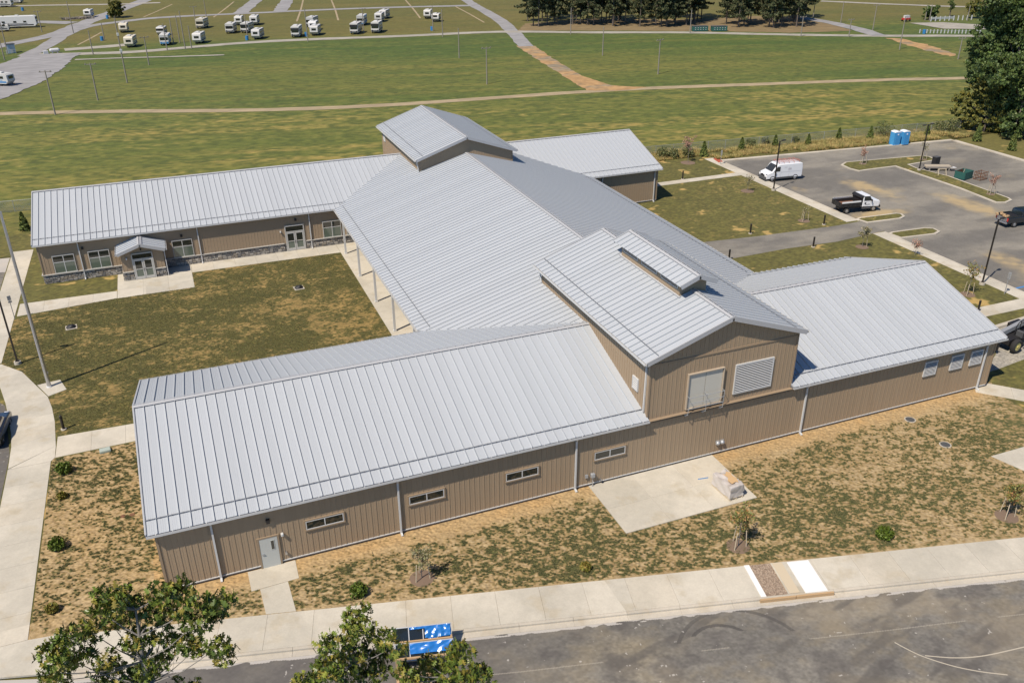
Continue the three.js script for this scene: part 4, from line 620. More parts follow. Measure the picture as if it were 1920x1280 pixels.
{ // window units in open timber frames at the kerb
  const blueFilm = new THREE.MeshPhysicalMaterial({ color: new THREE.Color().setRGB(0.016, 0.15, 0.46), roughness: 0.3, clearcoat: 0.8, clearcoatRoughness: 0.2, side: THREE.DoubleSide });
  const place = [[v(12.75, -0.12, 9.75), 'timber rack of glazed units with blue film at right end, touching the kerb'], [v(12.5, -0.12, 10.85), 'timber rack of glazed units with blue film along top, standing on the street']];
  place.forEach(([p, l], k) => { const t = thing('window_rack', l, 'rack', p, -0.24); const W = 3.05, D = 0.66;
    part('timber_frame', [box(W, 0.1, 0.09, 0, 0.12, D / 2), box(W, 0.1, 0.09, 0, 0.12, -D / 2), box(W, 0.1, 0.09, 0, 0.98, D / 2), ...[-1, 1].flatMap(s => [box(0.09, 1.0, 0.09, s * (W / 2 - 0.05), 0.55, D / 2 - 0.1), box(0.09, 1.0, 0.09, s * (W / 2 - 0.05), 0.55, -D / 2 + 0.1), box(0.09, 0.09, D, s * (W / 2 - 0.05), 0.09, 0)])], M.wood, t);
    const tilt = g => { g.rotateX(-0.75); g.translate(0, 1.05, -0.05); return g; };
    part('metal_frame', [tilt(box(W, 0.05, 0.06, 0, 0.42, 0)), tilt(box(W, 0.05, 0.06, 0, -0.42, 0)), ...[-2, -1, 0, 1, 2].map(i => tilt(box(0.05, 0.84, 0.06, i * W / 4.08, 0, 0)))], M.galv, t);
    for (let i = 0; i < 4; i++) part('pane', tilt(box(W / 4.08 - 0.05, 0.8, 0.02, (i - 1.5) * W / 4.08, 0, 0)), M.glass, t);
    const fl = (x0, x1, y0, y1) => { const g = new THREE.PlaneGeometry(x1 - x0, y1 - y0, 18, 8), P = g.attributes.position; for (let i = 0; i < P.count; i++) P.setZ(i, 0.035 + 0.12 * vn(P.getX(i) * 6, P.getY(i) * 9, k + 4)); g.translate((x0 + x1) / 2, (y0 + y1) / 2, 0); g.computeVertexNormals(); return tilt(g); };
    part('blue_film', k ? [fl(-0.75, 1.45, -0.12, 0.4)] : [fl(0.1, 1.45, -0.2, 0.4), fl(0.25, 0.7, -0.4, -0.2), fl(-0.7, 0.1, 0.28, 0.4)], blueFilm, t);
    if (k) part('timber_skid', [box(W, 0.1, 0.14, 0, 0.16, 0.75), box(W, 0.1, 0.14, 0, 0.16, 1.35), box(0.14, 0.1, 1.7, -W / 2 + 0.08, 0.05, 0.7), box(0.14, 0.1, 1.7, W / 2 - 0.08, 0.05, 0.7)], M.wood, t); });
}

/* ================= vehicles ================= */
function sideProfile(pts, w, bev = 0.06) { const s = new THREE.Shape(pts.map(p => new THREE.Vector2(p[0], p[1]))); const g = new THREE.ExtrudeGeometry(s, { depth: w - bev * 2, bevelEnabled: true, bevelThickness: bev, bevelSize: bev * 0.7, bevelOffset: -bev * 0.7, bevelSegments: 2, curveSegments: 4 }); g.translate(0, 0, -(w - bev * 2) / 2); return g; }
function quadPlate(pts, t = 0.012) { const n = pts[1].clone().sub(pts[0]).cross(pts[3].clone().sub(pts[0])).normalize().multiplyScalar(t); return hexa(...pts.map(p => p.clone().sub(n)), ...pts.map(p => p.clone().add(n))); }
function sidePlate(list, z, t = 0.012) { const s = new THREE.Shape(list.map(p => new THREE.Vector2(p[0], p[1]))); const g = new THREE.ExtrudeGeometry(s, { depth: t, bevelEnabled: false }); g.translate(0, 0, z - t / 2); return g; }
function wheel(parent, x, y, z, r, w, rimM = M.steel, dual = false) { const tg = new THREE.TorusGeometry(r * 0.74, r * 0.27, 8, 22); tg.scale(1, 1, w / (r * 0.54)); tg.translate(x, y, z); const tyre = part('wheel', [tg], M.rubber, parent); const c = new THREE.CylinderGeometry(r * 0.6, r * 0.6, w * 0.7, 18); c.rotateX(Math.PI / 2); c.translate(x, y, z); part('rim', [c], rimM, tyre); const h = new THREE.CylinderGeometry(r * 0.2, r * 0.24, w * 0.86, 10); h.rotateX(Math.PI / 2); h.translate(x, y, z); part('hub', [h], rimM === M.steel ? M.galv : rimM, tyre); }
// white van, nose at -x in its own frame
{ const p = G(1457, 330, -0.12), t = thing('cargo_van', 'white cargo van with red ladder rack parked along the lawn sidewalk', 'van', v(84.6, -0.12, -55.1), -0.1);
  part('body', [sideProfile([[-2.85, 0.42], [2.75, 0.42], [2.85, 0.7], [2.82, 1.9], [2.7, 2.36], [2.4, 2.44], [-0.9, 2.42], [-1.25, 2.28], [-1.95, 1.42], [-2.7, 1.16], [-2.86, 0.95]], 2.02, 0.12)], M.whitePaint, t);
  part('lower_trim', [box(3.0, 0.26, 2.04, -0.0, 0.5, 0), rbox(0.25, 0.42, 1.96, 0.06, -2.86, 0.55, 0), rbox(0.2, 0.3, 1.96, 0.06, 2.84, 0.5, 0)], M.greyPlastic, t);
  part('windscreen', quadPlate([v(-1.97, 1.46, 0.86), v(-1.97, 1.46, -0.86), v(-1.28, 2.28, -0.76), v(-1.28, 2.28, 0.76)], 0.02), M.glass, t);
  for (const s of [-1, 1]) { part('side_window', sidePlate([[-1.72, 1.42], [-0.75, 1.42], [-0.75, 2.08], [-1.2, 2.08]], s * 1.015), M.glass, t); part('headlight', rbox(0.3, 0.24, 0.34, 0.05, -2.66, 1.02, s * 0.82), M.steel, t); part('mirror', rbox(0.12, 0.34, 0.22, 0.03, -1.6, 1.5, s * 1.16), M.greyPlastic, t); part('door_seam', [box(0.012, 1.3, 0.01, -0.6, 1.25, s * 1.014), box(0.012, 1.4, 0.01, 0.65, 1.3, s * 1.014), box(3.3, 0.02, 0.012, 0.95, 1.3, s * 1.014)], M.galv, t); part('door_mark', [rbox(0.5, 0.26, 0.012, 0.005, 0.75, 1.7, s * 1.02), box(0.34, 0.05, 0.012, 0.1, 1.95, s * 1.02)], std(new THREE.Color().setRGB(0.52, 0.5, 0.52), 0.5), t); for (const x of [-1.85, 1.75]) wheel(t, x, 0.35, s * 0.88, 0.35, 0.24); part('wheel_arch', [(() => { const g = new THREE.RingGeometry(0.36, 0.46, 16, 1, 0, Math.PI); g.translate(-1.85, 0.36, s * 1.022); return g; })(), (() => { const g = new THREE.RingGeometry(0.36, 0.46, 16, 1, 0, Math.PI); g.translate(1.75, 0.36, s * 1.022); return g; })()], std(new THREE.Color().setRGB(0.05, 0.05, 0.05), 0.8, { side: THREE.DoubleSide }), t); }
  part('grille', [box(0.05, 0.28, 1.0, -2.88, 0.86, 0), box(0.06, 0.12, 0.3, -2.89, 1.02, 0)], M.blackMetal, t);
  const rk = []; for (const z of [-0.75, 0.75]) rk.push(rod(v(-1.0, 2.68, z), v(2.4, 2.68, z), 0.03)); for (let x = -0.9; x <= 2.4; x += 0.8) { rk.push(rod(v(x, 2.68, -0.75), v(x, 2.68, 0.75), 0.028)); for (const z of [-0.75, 0.75]) rk.push(rod(v(x, 2.42, z), v(x, 2.68, z), 0.025)); } for (let x = -0.9; x < 2.4; x += 0.6) rk.push(rod(v(x, 2.76, 0.15), v(x, 2.76, 0.55), 0.012)); rk.push(rod(v(-1.0, 2.76, 0.15), v(2.5, 2.76, 0.15), 0.025), rod(v(-1.0, 2.76, 0.55), v(2.5, 2.76, 0.55), 0.025)); part('ladder_rack', rk, M.orangeRack, t);
}
// dump truck, cab at +x
{ const t = thing('dump_truck', 'small white dump truck with black steel tipper body beside parking island', 'truck', v(84.35, -0.12, -39.9), -0.12);
  part('cab', [sideProfile([[0.55, 0.75], [3.0, 0.62], [3.12, 1.25], [2.95, 1.42], [1.95, 1.55], [1.5, 2.2], [0.62, 2.22]], 1.95, 0.1)], M.whitePaint, t); part('windscreen', quadPlate([v(1.97, 1.56, -0.84), v(1.97, 1.56, 0.84), v(1.54, 2.17, 0.74), v(1.54, 2.17, -0.74)], 0.02), M.glass, t); part('rear_window', box(0.03, 0.45, 1.4, 0.53, 1.9, 0), M.glass, t);
  for (const s of [-1, 1]) { part('side_window', sidePlate([[0.72, 1.52], [1.86, 1.5], [1.5, 2.08], [0.72, 2.1]], s * 0.98, 0.02), M.glass, t); part('door_mark', [box(0.22, 0.2, 0.012, 0.95, 1.2, s * 0.985), box(0.7, 0.04, 0.012, 1.3, 1.02, s * 0.985)], M.blackMetal, t); part('mirror', rbox(0.1, 0.3, 0.2, 0.03, 1.75, 1.55, s * 1.15), M.blackMetal, t); wheel(t, 2.3, 0.4, s * 0.84, 0.4, 0.26); wheel(t, -1.55, 0.4, s * 0.8, 0.4, 0.42); part('headlight', rbox(0.14, 0.2, 0.32, 0.03, 3.05, 1.08, s * 0.72), M.steel, t); part('running_board', box(1.2, 0.08, 0.26, 1.15, 0.55, s * 0.95), M.greyPlastic, t); }
  part('grille', [box(0.06, 0.36, 0.9, 3.1, 0.98, 0), box(0.18, 0.24, 1.95, 3.14, 0.62, 0)], M.blackMetal, t); part('plow_mount', [box(0.4, 0.2, 0.9, 3.35, 0.48, 0), box(0.3, 0.3, 0.12, 3.35, 0.5, 0.4), box(0.3, 0.3, 0.12, 3.35, 0.5, -0.4)], M.blackMetal, t);
  part('chassis', [box(4.6, 0.2, 0.8, 0, 0.6, 0)], M.blackMetal, t);
  const bed = part('tipper_body', [box(2.9, 0.08, 1.95, -1.05, 0.95, 0), box(2.9, 0.48, 0.06, -1.05, 1.18, 1.0), box(2.9, 0.48, 0.06, -1.05, 1.18, -1.0), box(0.06, 0.9, 2.0, 0.42, 1.4, 0), ...[-2.2, -1.5, -0.8, -0.1].flatMap(x => [box(0.08, 0.5, 0.1, x, 1.16, 1.05), box(0.08, 0.5, 0.1, x, 1.16, -1.05)])], M.blackMetal, t);
  part('side_board', [box(2.7, 0.2, 0.05, -1.1, 1.53, 1.02, 0, -0.25), box(2.7, 0.2, 0.05, -1.1, 1.53, -1.02, 0, 0.25)], M.whiteTrim, bed); part('tailgate', [box(0.06, 0.6, 1.96, -2.55, 1.22, 0), box(0.1, 0.62, 0.1, -2.56, 1.22, 0.6), box(0.1, 0.62, 0.1, -2.56, 1.22, -0.6)], M.blackMetal, bed); part('load', (() => { const g = new THREE.PlaneGeometry(2.75, 1.85, 12, 8); g.rotateX(-Math.PI / 2); const P = g.attributes.position; for (let i = 0; i < P.count; i++) P.setY(i, 0.06 * vn(P.getX(i) * 4, P.getZ(i) * 4, 3)); g.translate(-1.05, 1.02, 0); g.computeVertexNormals(); return g; })(), M.rust, bed);
  part('tarp_roll', [rod(v(0.35, 1.95, -1.0), v(0.35, 1.95, 1.0), 0.14), box(0.4, 0.06, 2.0, 0.5, 2.12, 0, 0, 0, 0.2), box(0.12, 0.5, 0.08, 0.42, 1.9, 0.95), box(0.12, 0.5, 0.08, 0.42, 1.9, -0.95)], M.blackMetal, bed);
}
// dark pickup, tail to -x
{ const t = thing('pickup_truck', 'dark green-black pickup truck with loaded open bed in the parking lot', 'pickup', v(99.6, -0.12, -28.2), -0.08);
  part('body', [sideProfile([[-2.8, 0.55], [2.9, 0.5], [2.95, 1.05], [2.7, 1.2], [1.5, 1.28], [-2.8, 1.25]], 1.95, 0.1)], M.darkPaint, t); part('cab', [sideProfile([[-0.8, 1.2], [1.55, 1.25], [0.9, 1.86], [-0.35, 1.9], [-0.7, 1.8]], 1.75, 0.12)], M.darkPaint, t); part('windscreen', quadPlate([v(1.52, 1.3, -0.72), v(1.52, 1.3, 0.72), v(0.96, 1.84, 0.62), v(0.96, 1.84, -0.62)], 0.02), M.glass, t); part('rear_window', quadPlate([v(-0.84, 1.32, 0.7), v(-0.84, 1.32, -0.7), v(-0.72, 1.78, -0.62), v(-0.72, 1.78, 0.62)], 0.02), M.glass, t);
  part('bed_floor', box(1.75, 0.03, 1.6, -1.85, 1.27, 0), M.blackMetal, t); part('bed_rail', [box(1.9, 0.12, 0.12, -1.85, 1.33, 0.9), box(1.9, 0.12, 0.12, -1.85, 1.33, -0.9), box(0.1, 0.12, 1.9, -0.9, 1.33, 0)], M.darkPaint, t);
  for (const s of [-1, 1]) { wheel(t, -1.75, 0.4, s * 0.88, 0.4, 0.27); wheel(t, 1.85, 0.4, s * 0.88, 0.4, 0.27); part('tail_lamp', rbox(0.06, 0.4, 0.18, 0.02, -2.86, 1.02, s * 0.86), M.red, t); part('side_window', sidePlate([[-0.62, 1.32], [1.25, 1.32], [0.8, 1.78], [-0.5, 1.78]], s * 0.89, 0.02), M.glass, t); }
  part('tailgate', box(0.06, 0.5, 1.5, -2.86, 0.98, 0), M.steel, t); part('rear_bumper', rbox(0.22, 0.18, 1.9, 0.04, -2.95, 0.6, 0), M.steel, t); const ld = []; for (let k = 0; k < 14; k++) ld.push(box(rr(0.1, 0.5), rr(0.05, 0.2), rr(0.08, 0.3), -2.75 + rr(-0.4, 0.3), 1.35 + rr(0, 0.2), rr(-0.7, 0.7), rr(0, 3))); part('load', ld, M.wood, t);
}
// telehandler at the gable end, boom to -x
{ const t = thing('telehandler', 'black and grey telehandler with big tyres and pale yellow rims at the gable end', 'telehandler', v(71.6, 0.01, -4.4), 0.12);
  part('chassis', [rbox(4.4, 0.5, 1.3, 0.06, 0, 0.95, 0), box(0.5, 0.5, 1.9, -1.55, 0.75, 0), box(0.5, 0.5, 1.9, 1.55, 0.75, 0), rbox(1.5, 0.7, 0.8, 0.08, 0.7, 1.4, -0.75)], M.blackMetal, t);
  const cg = []; for (const z of [0.15, 0.95]) cg.push(tube([v(-0.85, 1.2, z), v(-0.75, 2.1, z), v(-0.45, 2.4, z), v(0.5, 2.4, z), v(0.6, 1.2, z)], 0.045), rod(v(-0.3, 1.2, z), v(-0.25, 2.4, z), 0.035)); for (let k = 0; k < 6; k++) cg.push(rod(v(-0.5 + k * 0.2, 2.42, 0.15), v(-0.5 + k * 0.2, 2.42, 0.95), 0.025)); part('cab_cage', cg, M.blackMetal, t);
  part('seat', [rbox(0.5, 0.14, 0.5, 0.04, 0.15, 1.35, 0.55), rbox(0.12, 0.55, 0.5, 0.04, 0.4, 1.65, 0.55)], M.greyPlastic, t); part('dashboard', [rbox(0.3, 0.6, 0.7, 0.05, -0.6, 1.4, 0.55)], M.greyPlastic, t);
  part('boom', [bar(v(2.1, 2.0, -0.35), v(-2.6, 1.35, -0.35), 0.42, 0.36), bar(v(-2.5, 1.36, -0.35), v(-3.1, 0.95, -0.35), 0.3, 0.26)], M.galv, t); part('fork_carriage', [box(0.1, 0.7, 1.3, -3.2, 0.75, -0.2), box(0.1, 0.08, 1.5, -3.2, 1.1, -0.2)], M.blackMetal, t); for (const z of [-0.6, 0.2]) part('fork', box(1.1, 0.06, 0.14, -3.75, 0.42, z), M.blackMetal, t);
  for (const s of [-1, 1]) for (const x of [-1.55, 1.55]) wheel(t, x, 0.66, s * 0.98, 0.66, 0.48, M.yellow); part('side_plate', [rbox(1.0, 0.3, 0.1, 0.03, 0, 0.7, 0.98)], M.greyPlastic, t);
}
function car(name, label, p, turn, paint) { const t = thing(name, label, 'car', p, turn); part('body', [sideProfile([[-2.2, 0.35], [2.2, 0.32], [2.28, 0.7], [1.9, 0.86], [1.0, 0.95], [-1.9, 1.0], [-2.25, 0.8]], 1.8, 0.12)], paint, t); part('cabin', [sideProfile([[-1.7, 0.95], [1.05, 0.92], [0.35, 1.42], [-1.0, 1.46]], 1.55, 0.14)], M.glass, t); part('roof', [rbox(1.3, 0.06, 1.3, 0.02, -0.35, 1.46, 0)], paint, t); for (const s of [-1, 1]) for (const x of [-1.4, 1.4]) wheel(t, x, 0.32, s * 0.8, 0.32, 0.22); for (const s of [-1, 1]) { part('headlight', rbox(0.12, 0.14, 0.36, 0.03, 2.16, 0.72, s * 0.62), M.steel, t); part('tail_lamp', rbox(0.08, 0.14, 0.36, 0.03, -2.2, 0.8, s * 0.62), M.red, t); } return t; }
car('parked_car', 'dark car parked at the kerb of the curved west sidewalk', v(-11.15, -0.12, -22.4), 1.5, M.darkPaint);
car('parked_car', 'white car on the driveway beside the hall, nearly hidden by its roof', v(55.9, 0.01, -33.9), -0.15, M.whitePaint);

/* ================= parking lot things ================= */
{ const mk = (p, l) => { const t = thing('portable_toilet', l, 'toilet', p, -0.12); part('cabin', [box(1.1, 2.1, 1.1, 0, 1.1, 0)], M.pottyBlue, t); part('skid', [box(1.2, 0.1, 1.2, 0, 0.05, 0)], M.greyPlastic, t); part('roof', [sideProfile([[-0.58, 2.14], [0.58, 2.14], [0.5, 2.24], [0, 2.34], [-0.5, 2.24]], 1.18, 0.02)], M.paleTop, t); const d = part('door', [box(0.72, 1.85, 0.04, 0.02, 1.05, 0.565), box(0.66, 0.06, 0.05, 0.02, 0.5, 0.57), box(0.66, 0.06, 0.05, 0.02, 1.1, 0.57)], std(new THREE.Color().setRGB(0.045, 0.24, 0.5), 0.5), t); part('vent_panel', [box(0.24, 0.2, 0.02, 0.02, 1.82, 0.6)], M.paleTop, d); part('corner_rib', [-1, 1].flatMap(s => [box(0.08, 2.1, 0.08, s * 0.53, 1.1, 0.53), box(0.08, 2.1, 0.08, s * 0.53, 1.1, -0.53)]), std(new THREE.Color().setRGB(0.05, 0.26, 0.52), 0.5), t); };
  const a = G(1680, 273, -0.12); mk(v(a.x, -0.12, a.z - 0.4), 'blue portable toilet, farther from the corner of the lot, by the kerb'); mk(v(a.x + 1.6, -0.12, a.z - 0.15), 'blue portable toilet, nearer the twin-arm light pole, by the kerb'); }
{ const p = G(1806, 334, -0.12), t = thing('open_skip', 'open green steel skip with rusty inside on the parking lot', 'skip', p, 0.25); const s = new THREE.Shape([[-1, 0.08], [0.8, 0.08], [1.15, 1.1], [-1, 1.1]].map(q => new THREE.Vector2(...q))); const h = [box(2.0, 0.06, 1.5, -0.05, 0.1, 0), box(2.1, 1.0, 0.06, 0, 0.6, 0.75), box(2.1, 1.0, 0.06, 0, 0.6, -0.75), box(0.06, 1.0, 1.5, -1.02, 0.6, 0), box(0.06, 1.05, 1.5, 1.02, 0.6, 0, 0, 0, -0.15)]; part('shell', h, M.green, t); part('lining', [box(1.96, 0.02, 1.4, -0.03, 0.15, 0), box(1.96, 0.9, 0.02, 0, 0.6, -0.7), box(1.96, 0.9, 0.02, 0, 0.6, 0.7), box(0.02, 0.9, 1.38, -0.97, 0.6, 0)], M.rust, t); part('plank', [bar(v(0.1, 0.2, -0.2), v(0.25, 1.3, -0.1), 0.14, 0.04)], M.paleWood, t); part('skid', [box(2, 0.08, 0.12, 0, 0.04, 0.5), box(2, 0.08, 0.12, 0, 0.04, -0.5)], M.blue, t); }
{ const p = G(1838, 336, -0.12), t = thing('steel_cage', 'rusty open steel cage standing beside the green skip', 'cage', p, 0.15); const b = []; for (const y of [0.1, 0.6, 1.05]) for (const s of [-1, 1]) { b.push(bar(v(-0.75, y, s * 0.5), v(0.75, y, s * 0.5), 0.05), bar(v(s * 0.75, y, -0.5), v(s * 0.75, y, 0.5), 0.05)); } part('rail', b, M.rust, t); for (const x of [-0.75, -0.35, 0, 0.35, 0.75]) for (const z of [-0.5, 0.5]) part('post', bar(v(x, 0, z), v(x, 1.2, z), 0.06), M.rust, t); }
{ const p = G(1758, 318, -0.12), t = thing('timber_stack', 'stack of weathered planks on bearers on the parking lot beside island', 'timber', p, -0.42); for (let k = 0; k < 5; k++) for (let j = 0; j < 3; j++) part('plank', box(rr(3.4, 4.0), 0.07, 0.26, rr(-0.1, 0.1), 0.42 + j * 0.08, -0.6 + k * 0.29), j === 2 && k % 2 ? M.paleWood : M.greyWood, t); for (const x of [-1.4, 0, 1.4]) part('bearer', box(0.14, 0.34, 1.5, x, 0.2, 0), M.greyWood, t); part('white_sheet', box(0.9, 0.03, 0.7, 1.9, 0.5, 0.5, 0.2), M.whiteTrim, t); }
{ const p = G(1757, 311, -0.12), t = thing('dark_cabinet', 'dark upright cabinet standing behind the stack of planks', 'cabinet', p, 0.1); part('case', [rbox(0.95, 1.25, 0.7, 0.02, 0, 0.68, -0.3)], M.blackMetal, t); part('lid', [box(1.0, 0.05, 0.75, 0, 1.33, -0.3)], M.greyPlastic, t); }
{ const p = G(1765, 329, -0.12), t = thing('sawhorse', 'pale wooden sawhorse in front of the stack of planks', 'sawhorse', p, -0.3); part('beam', box(1.3, 0.1, 0.09, 0, 0.95, 0), M.paleWood, t); for (const x of [-0.55, 0.55]) for (const s of [-1, 1]) part('leg', bar(v(x, 0.95, 0), v(x * 1.1, 0, s * 0.35), 0.07), M.paleWood, t); }
console.log('objects done');

/* ================= vegetation ================= */
// many small faces as one geometry; put(i) -> {p, s, n?, c}
function leafCloud(n, put, shape = 'quad') {
  const oak = [[0, 0], [0.1, 0.18], [0.46, 0.2], [0.11, 0.4], [0.56, 0.55], [0.11, 0.66], [0.3, 0.92], [0, 1.05], [-0.3, 0.92], [-0.11, 0.66], [-0.56, 0.55], [-0.11, 0.4], [-0.46, 0.2], [-0.1, 0.18]];
  const tris = shape === 'oak' ? (() => { const t = []; for (let i = 1; i < oak.length - 1; i++) t.push([[0, 0.5], oak[i], oak[i + 1]]); t.push([[0, 0.5], oak[0], oak[1]], [[0, 0.5], oak[13], oak[0]]); return t; })() : shape === 'tri' ? [[[-0.5, 0], [0.5, 0], [0, 1]]] : [[[-0.5, 0], [0.4, 0.1], [0.5, 1]], [[-0.5, 0], [0.5, 1], [-0.4, 0.9]]];
  const nv = tris.length * 3, pos = new Float32Array(n * nv * 3), col = new Float32Array(n * nv * 3), q = new THREE.Quaternion(), e = new THREE.Euler(), t = V(0, 0, 0), t2 = V(0, 0, 0); let k = 0;
  for (let i = 0; i < n; i++) { const o = put(i); if (o.q) q.copy(o.q); else { e.set(rr(-1.2, 1.2) + (o.tilt || 0), rr(0, 6.283), rr(-1.2, 1.2)); q.setFromEuler(e); } const bend = o.bend || 0;
    for (const tr of tris) for (const c of tr) { t.set(c[0] * o.s, c[1] * o.s - o.s * (o.pivot ?? 0.5), bend * (Math.abs(c[0]) * o.s * 0.6)).applyQuaternion(q); pos[k * 3] = o.p.x + t.x; pos[k * 3 + 1] = o.p.y + t.y; pos[k * 3 + 2] = o.p.z + t.z; col[k * 3] = o.c[0]; col[k * 3 + 1] = o.c[1]; col[k * 3 + 2] = o.c[2]; k++; } }
  const g = new THREE.BufferGeometry(); g.setAttribute('position', new THREE.BufferAttribute(pos, 3)); g.setAttribute('color', new THREE.BufferAttribute(col, 3)); g.computeVertexNormals(); return norm(g);
}
const leafM = (rough = 0.6, tr = 0.25) => new THREE.MeshPhysicalMaterial({ color: 0xffffff, vertexColors: true, roughness: rough, side: THREE.DoubleSide, transmission: 0, specularIntensity: 0.6 });
const LEAF = leafM(0.55), LEAFG = leafM(0.38), NEEDLE = leafM(0.8);
const tone = (c, k) => [c[0] * k, c[1] * k, c[2] * k];
const pick = a => a[Math.floor(rnd() * a.length)];
function inBall() { for (;;) { const x = rr(-1, 1), y = rr(-1, 1), z = rr(-1, 1); if (x * x + y * y + z * z <= 1) return V(x, y, z); } }
// limb from a to b with a slight sag, tapering
function limb(a, b, r0, r1, lift = 0.15) { const m = a.clone().lerp(b, 0.5); m.y += a.distanceTo(b) * lift; const m1 = a.clone().lerp(m, 0.6), out = []; const c = new THREE.CatmullRomCurve3([a, m1, m, b]); const pts = c.getPoints(6); for (let i = 0; i < 6; i++) out.push(rod(pts[i], pts[i + 1], r0 + (r1 - r0) * i / 6, r0 + (r1 - r0) * (i + 1) / 6, 6)); return out; }

/* three oaks across the street; their tops reach into the picture */
function oak(label, base, clusters, dist, nExtra, spread) {
  const t = thing('oak_tree', label, 'tree', base); const wood = [], cl = [];
  for (const [u, w] of clusters) cl.push([at(u, w, dist + rr(-1.4, 1.4)), rr(0.3, 0.44)]);
  const cx = cl.reduce((a, c) => a.add(c[0]), V(0, 0, 0)).multiplyScalar(1 / cl.length), top = Math.max(...cl.map(c => c[0].y));
  for (let i = 0; i < nExtra; i++) { const p = inBall(); cl.push([v(cx.x + p.x * spread, top - 3.4 - Math.abs(rr(0, 5.5)), cx.z + 1.2 + p.z * spread), rr(0.4, 0.6)]); }
  const loc = p => p.clone().sub(base); const spine = new THREE.CatmullRomCurve3([v(0, 0, 0), v(0.1, top * 0.4, 0), v((cx.x - base.x) * 0.6, top * 0.7, (cx.z - base.z) * 0.6), v(cx.x - base.x, top - 0.6, cx.z - base.z)]);
  const sp = spine.getPoints(20); for (let i = 0; i < 20; i++) wood.push(rod(sp[i], sp[i + 1], 0.19 * (1 - i / 24), 0.19 * (1 - (i + 1) / 24), 8));
  const leaves = [];
  for (const [p, r] of cl) { const l = loc(p); let best = sp[3]; for (const s of sp) if (s.y < l.y - 0.25 * Math.hypot(l.x - s.x, l.z - s.z) - 0.2) best = s; if (rnd() < 0.42) wood.push(...limb(best, l, 0.028, 0.008, -0.07)); const nl = Math.round(72 * r / 0.4); for (let i = 0; i < nl; i++) { const q = inBall(); leaves.push(v(l.x + q.x * r, l.y + q.y * r * 0.75, l.z + q.z * r)); } }
  part('trunk', wood, M.greyBark, t);
  const cols = [[0.1, 0.14, 0.024], [0.13, 0.175, 0.028], [0.07, 0.105, 0.022], [0.18, 0.2, 0.034], [0.23, 0.19, 0.04]];
  part('crown', leafCloud(leaves.length, i => ({ p: leaves[i], s: rr(0.14, 0.23), c: tone(pick(cols), rr(0.7, 1.25)), bend: 0.5 }), 'oak'), LEAFG, t);
}
oak('leafy oak crown with bare grey branches above the street sidewalk corner', v(0.8, -0.12, 25.6), [[200, 1120], [225, 1110], [190, 1146], [212, 1132], [240, 1132], [262, 1138], [296, 1114], [318, 1122], [345, 1106], [333, 1098], [370, 1126], [398, 1132], [422, 1122], [392, 1160], [406, 1150], [124, 1190], [150, 1184], [172, 1186], [95, 1225], [110, 1214], [130, 1236], [146, 1224], [96, 1262], [112, 1276], [198, 1236], [216, 1252], [190, 1266], [246, 1206], [266, 1216], [255, 1190], [300, 1186], [322, 1202], [350, 1200], [366, 1216], [410, 1210], [421, 1228], [304, 1238], [276, 1256], [260, 1272], [226, 1278], [284, 1152], [310, 1152], [340, 1142], [362, 1172], [232, 1160], [205, 1165]], 27, 46, 2.6);
oak('leafy oak crown half covering the left end of the timber window racks', v(7.9, -0.12, 25.2), [[660, 1166], [672, 1152], [650, 1192], [690, 1182], [720, 1196], [736, 1212], [702, 1212], [614, 1206], [625, 1226], [660, 1230], [690, 1240], [722, 1232], [600, 1250], [622, 1264], [650, 1266], [680, 1270], [566, 1276], [592, 1278], [702, 1262], [668, 1205], [640, 1248]], 27, 30, 1.9);
oak('low oak crown in front of the blue-filmed window racks', v(10.6, -0.12, 25.6), [[856, 1216], [840, 1236], [866, 1228], [800, 1240], [820, 1252], [790, 1262], [846, 1266], [756, 1260], [770, 1276], [880, 1266], [900, 1256], [904, 1276], [830, 1276], [860, 1278], [815, 1268]], 27, 26, 1.8);

/* the big trees at the edge of the lot */
function broadleaf(name, label, base, lobes, nLeaf, s0, s1, cols, trunkH, trunkR, group) {
  const t = thing(name, label, 'tree', base, 0, group); const wood = [rod(v(0, -0.1, 0), v(0, trunkH, 0), trunkR, trunkR * 0.7, 10)]; for (const [x, y, z, r] of lobes) wood.push(...limb(v(0, trunkH * 0.75, 0), v(x, y, z), trunkR * 0.45, 0.04, 0.08)); part('trunk', wood, M.bark, t);
  const vol = lobes.map(l => l[3] ** 2), tot = vol.reduce((a, b) => a + b, 0);
  const cl = []; lobes.forEach((L, i) => { const m = Math.max(4, Math.round(nLeaf / 46 * vol[i] / tot)); for (let k = 0; k < m; k++) { const q = inBall().normalize().multiplyScalar(Math.pow(rnd(), 0.28)); cl.push([v(L[0] + q.x * L[3], L[1] + q.y * L[3] * 0.82, L[2] + q.z * L[3]), L[3] * rr(0.12, 0.24), rr(0.75, 1.3)]); } });
  part('crown', leafCloud(cl.length * 46, i => { const [c, r, k] = cl[Math.floor(i / 46)]; const q = inBall(); return { p: v(c.x + q.x * r * 1.25, c.y + q.y * r * 0.7, c.z + q.z * r * 1.25), s: rr(s0, s1), c: tone(pick(cols), k * rr(0.8, 1.2)) }; }), LEAF, t); return t;
}
const greens = [[0.06, 0.095, 0.026], [0.08, 0.12, 0.03], [0.045, 0.072, 0.024], [0.1, 0.13, 0.034]], olives = [[0.15, 0.15, 0.032], [0.12, 0.125, 0.03], [0.2, 0.17, 0.034], [0.085, 0.095, 0.028]];
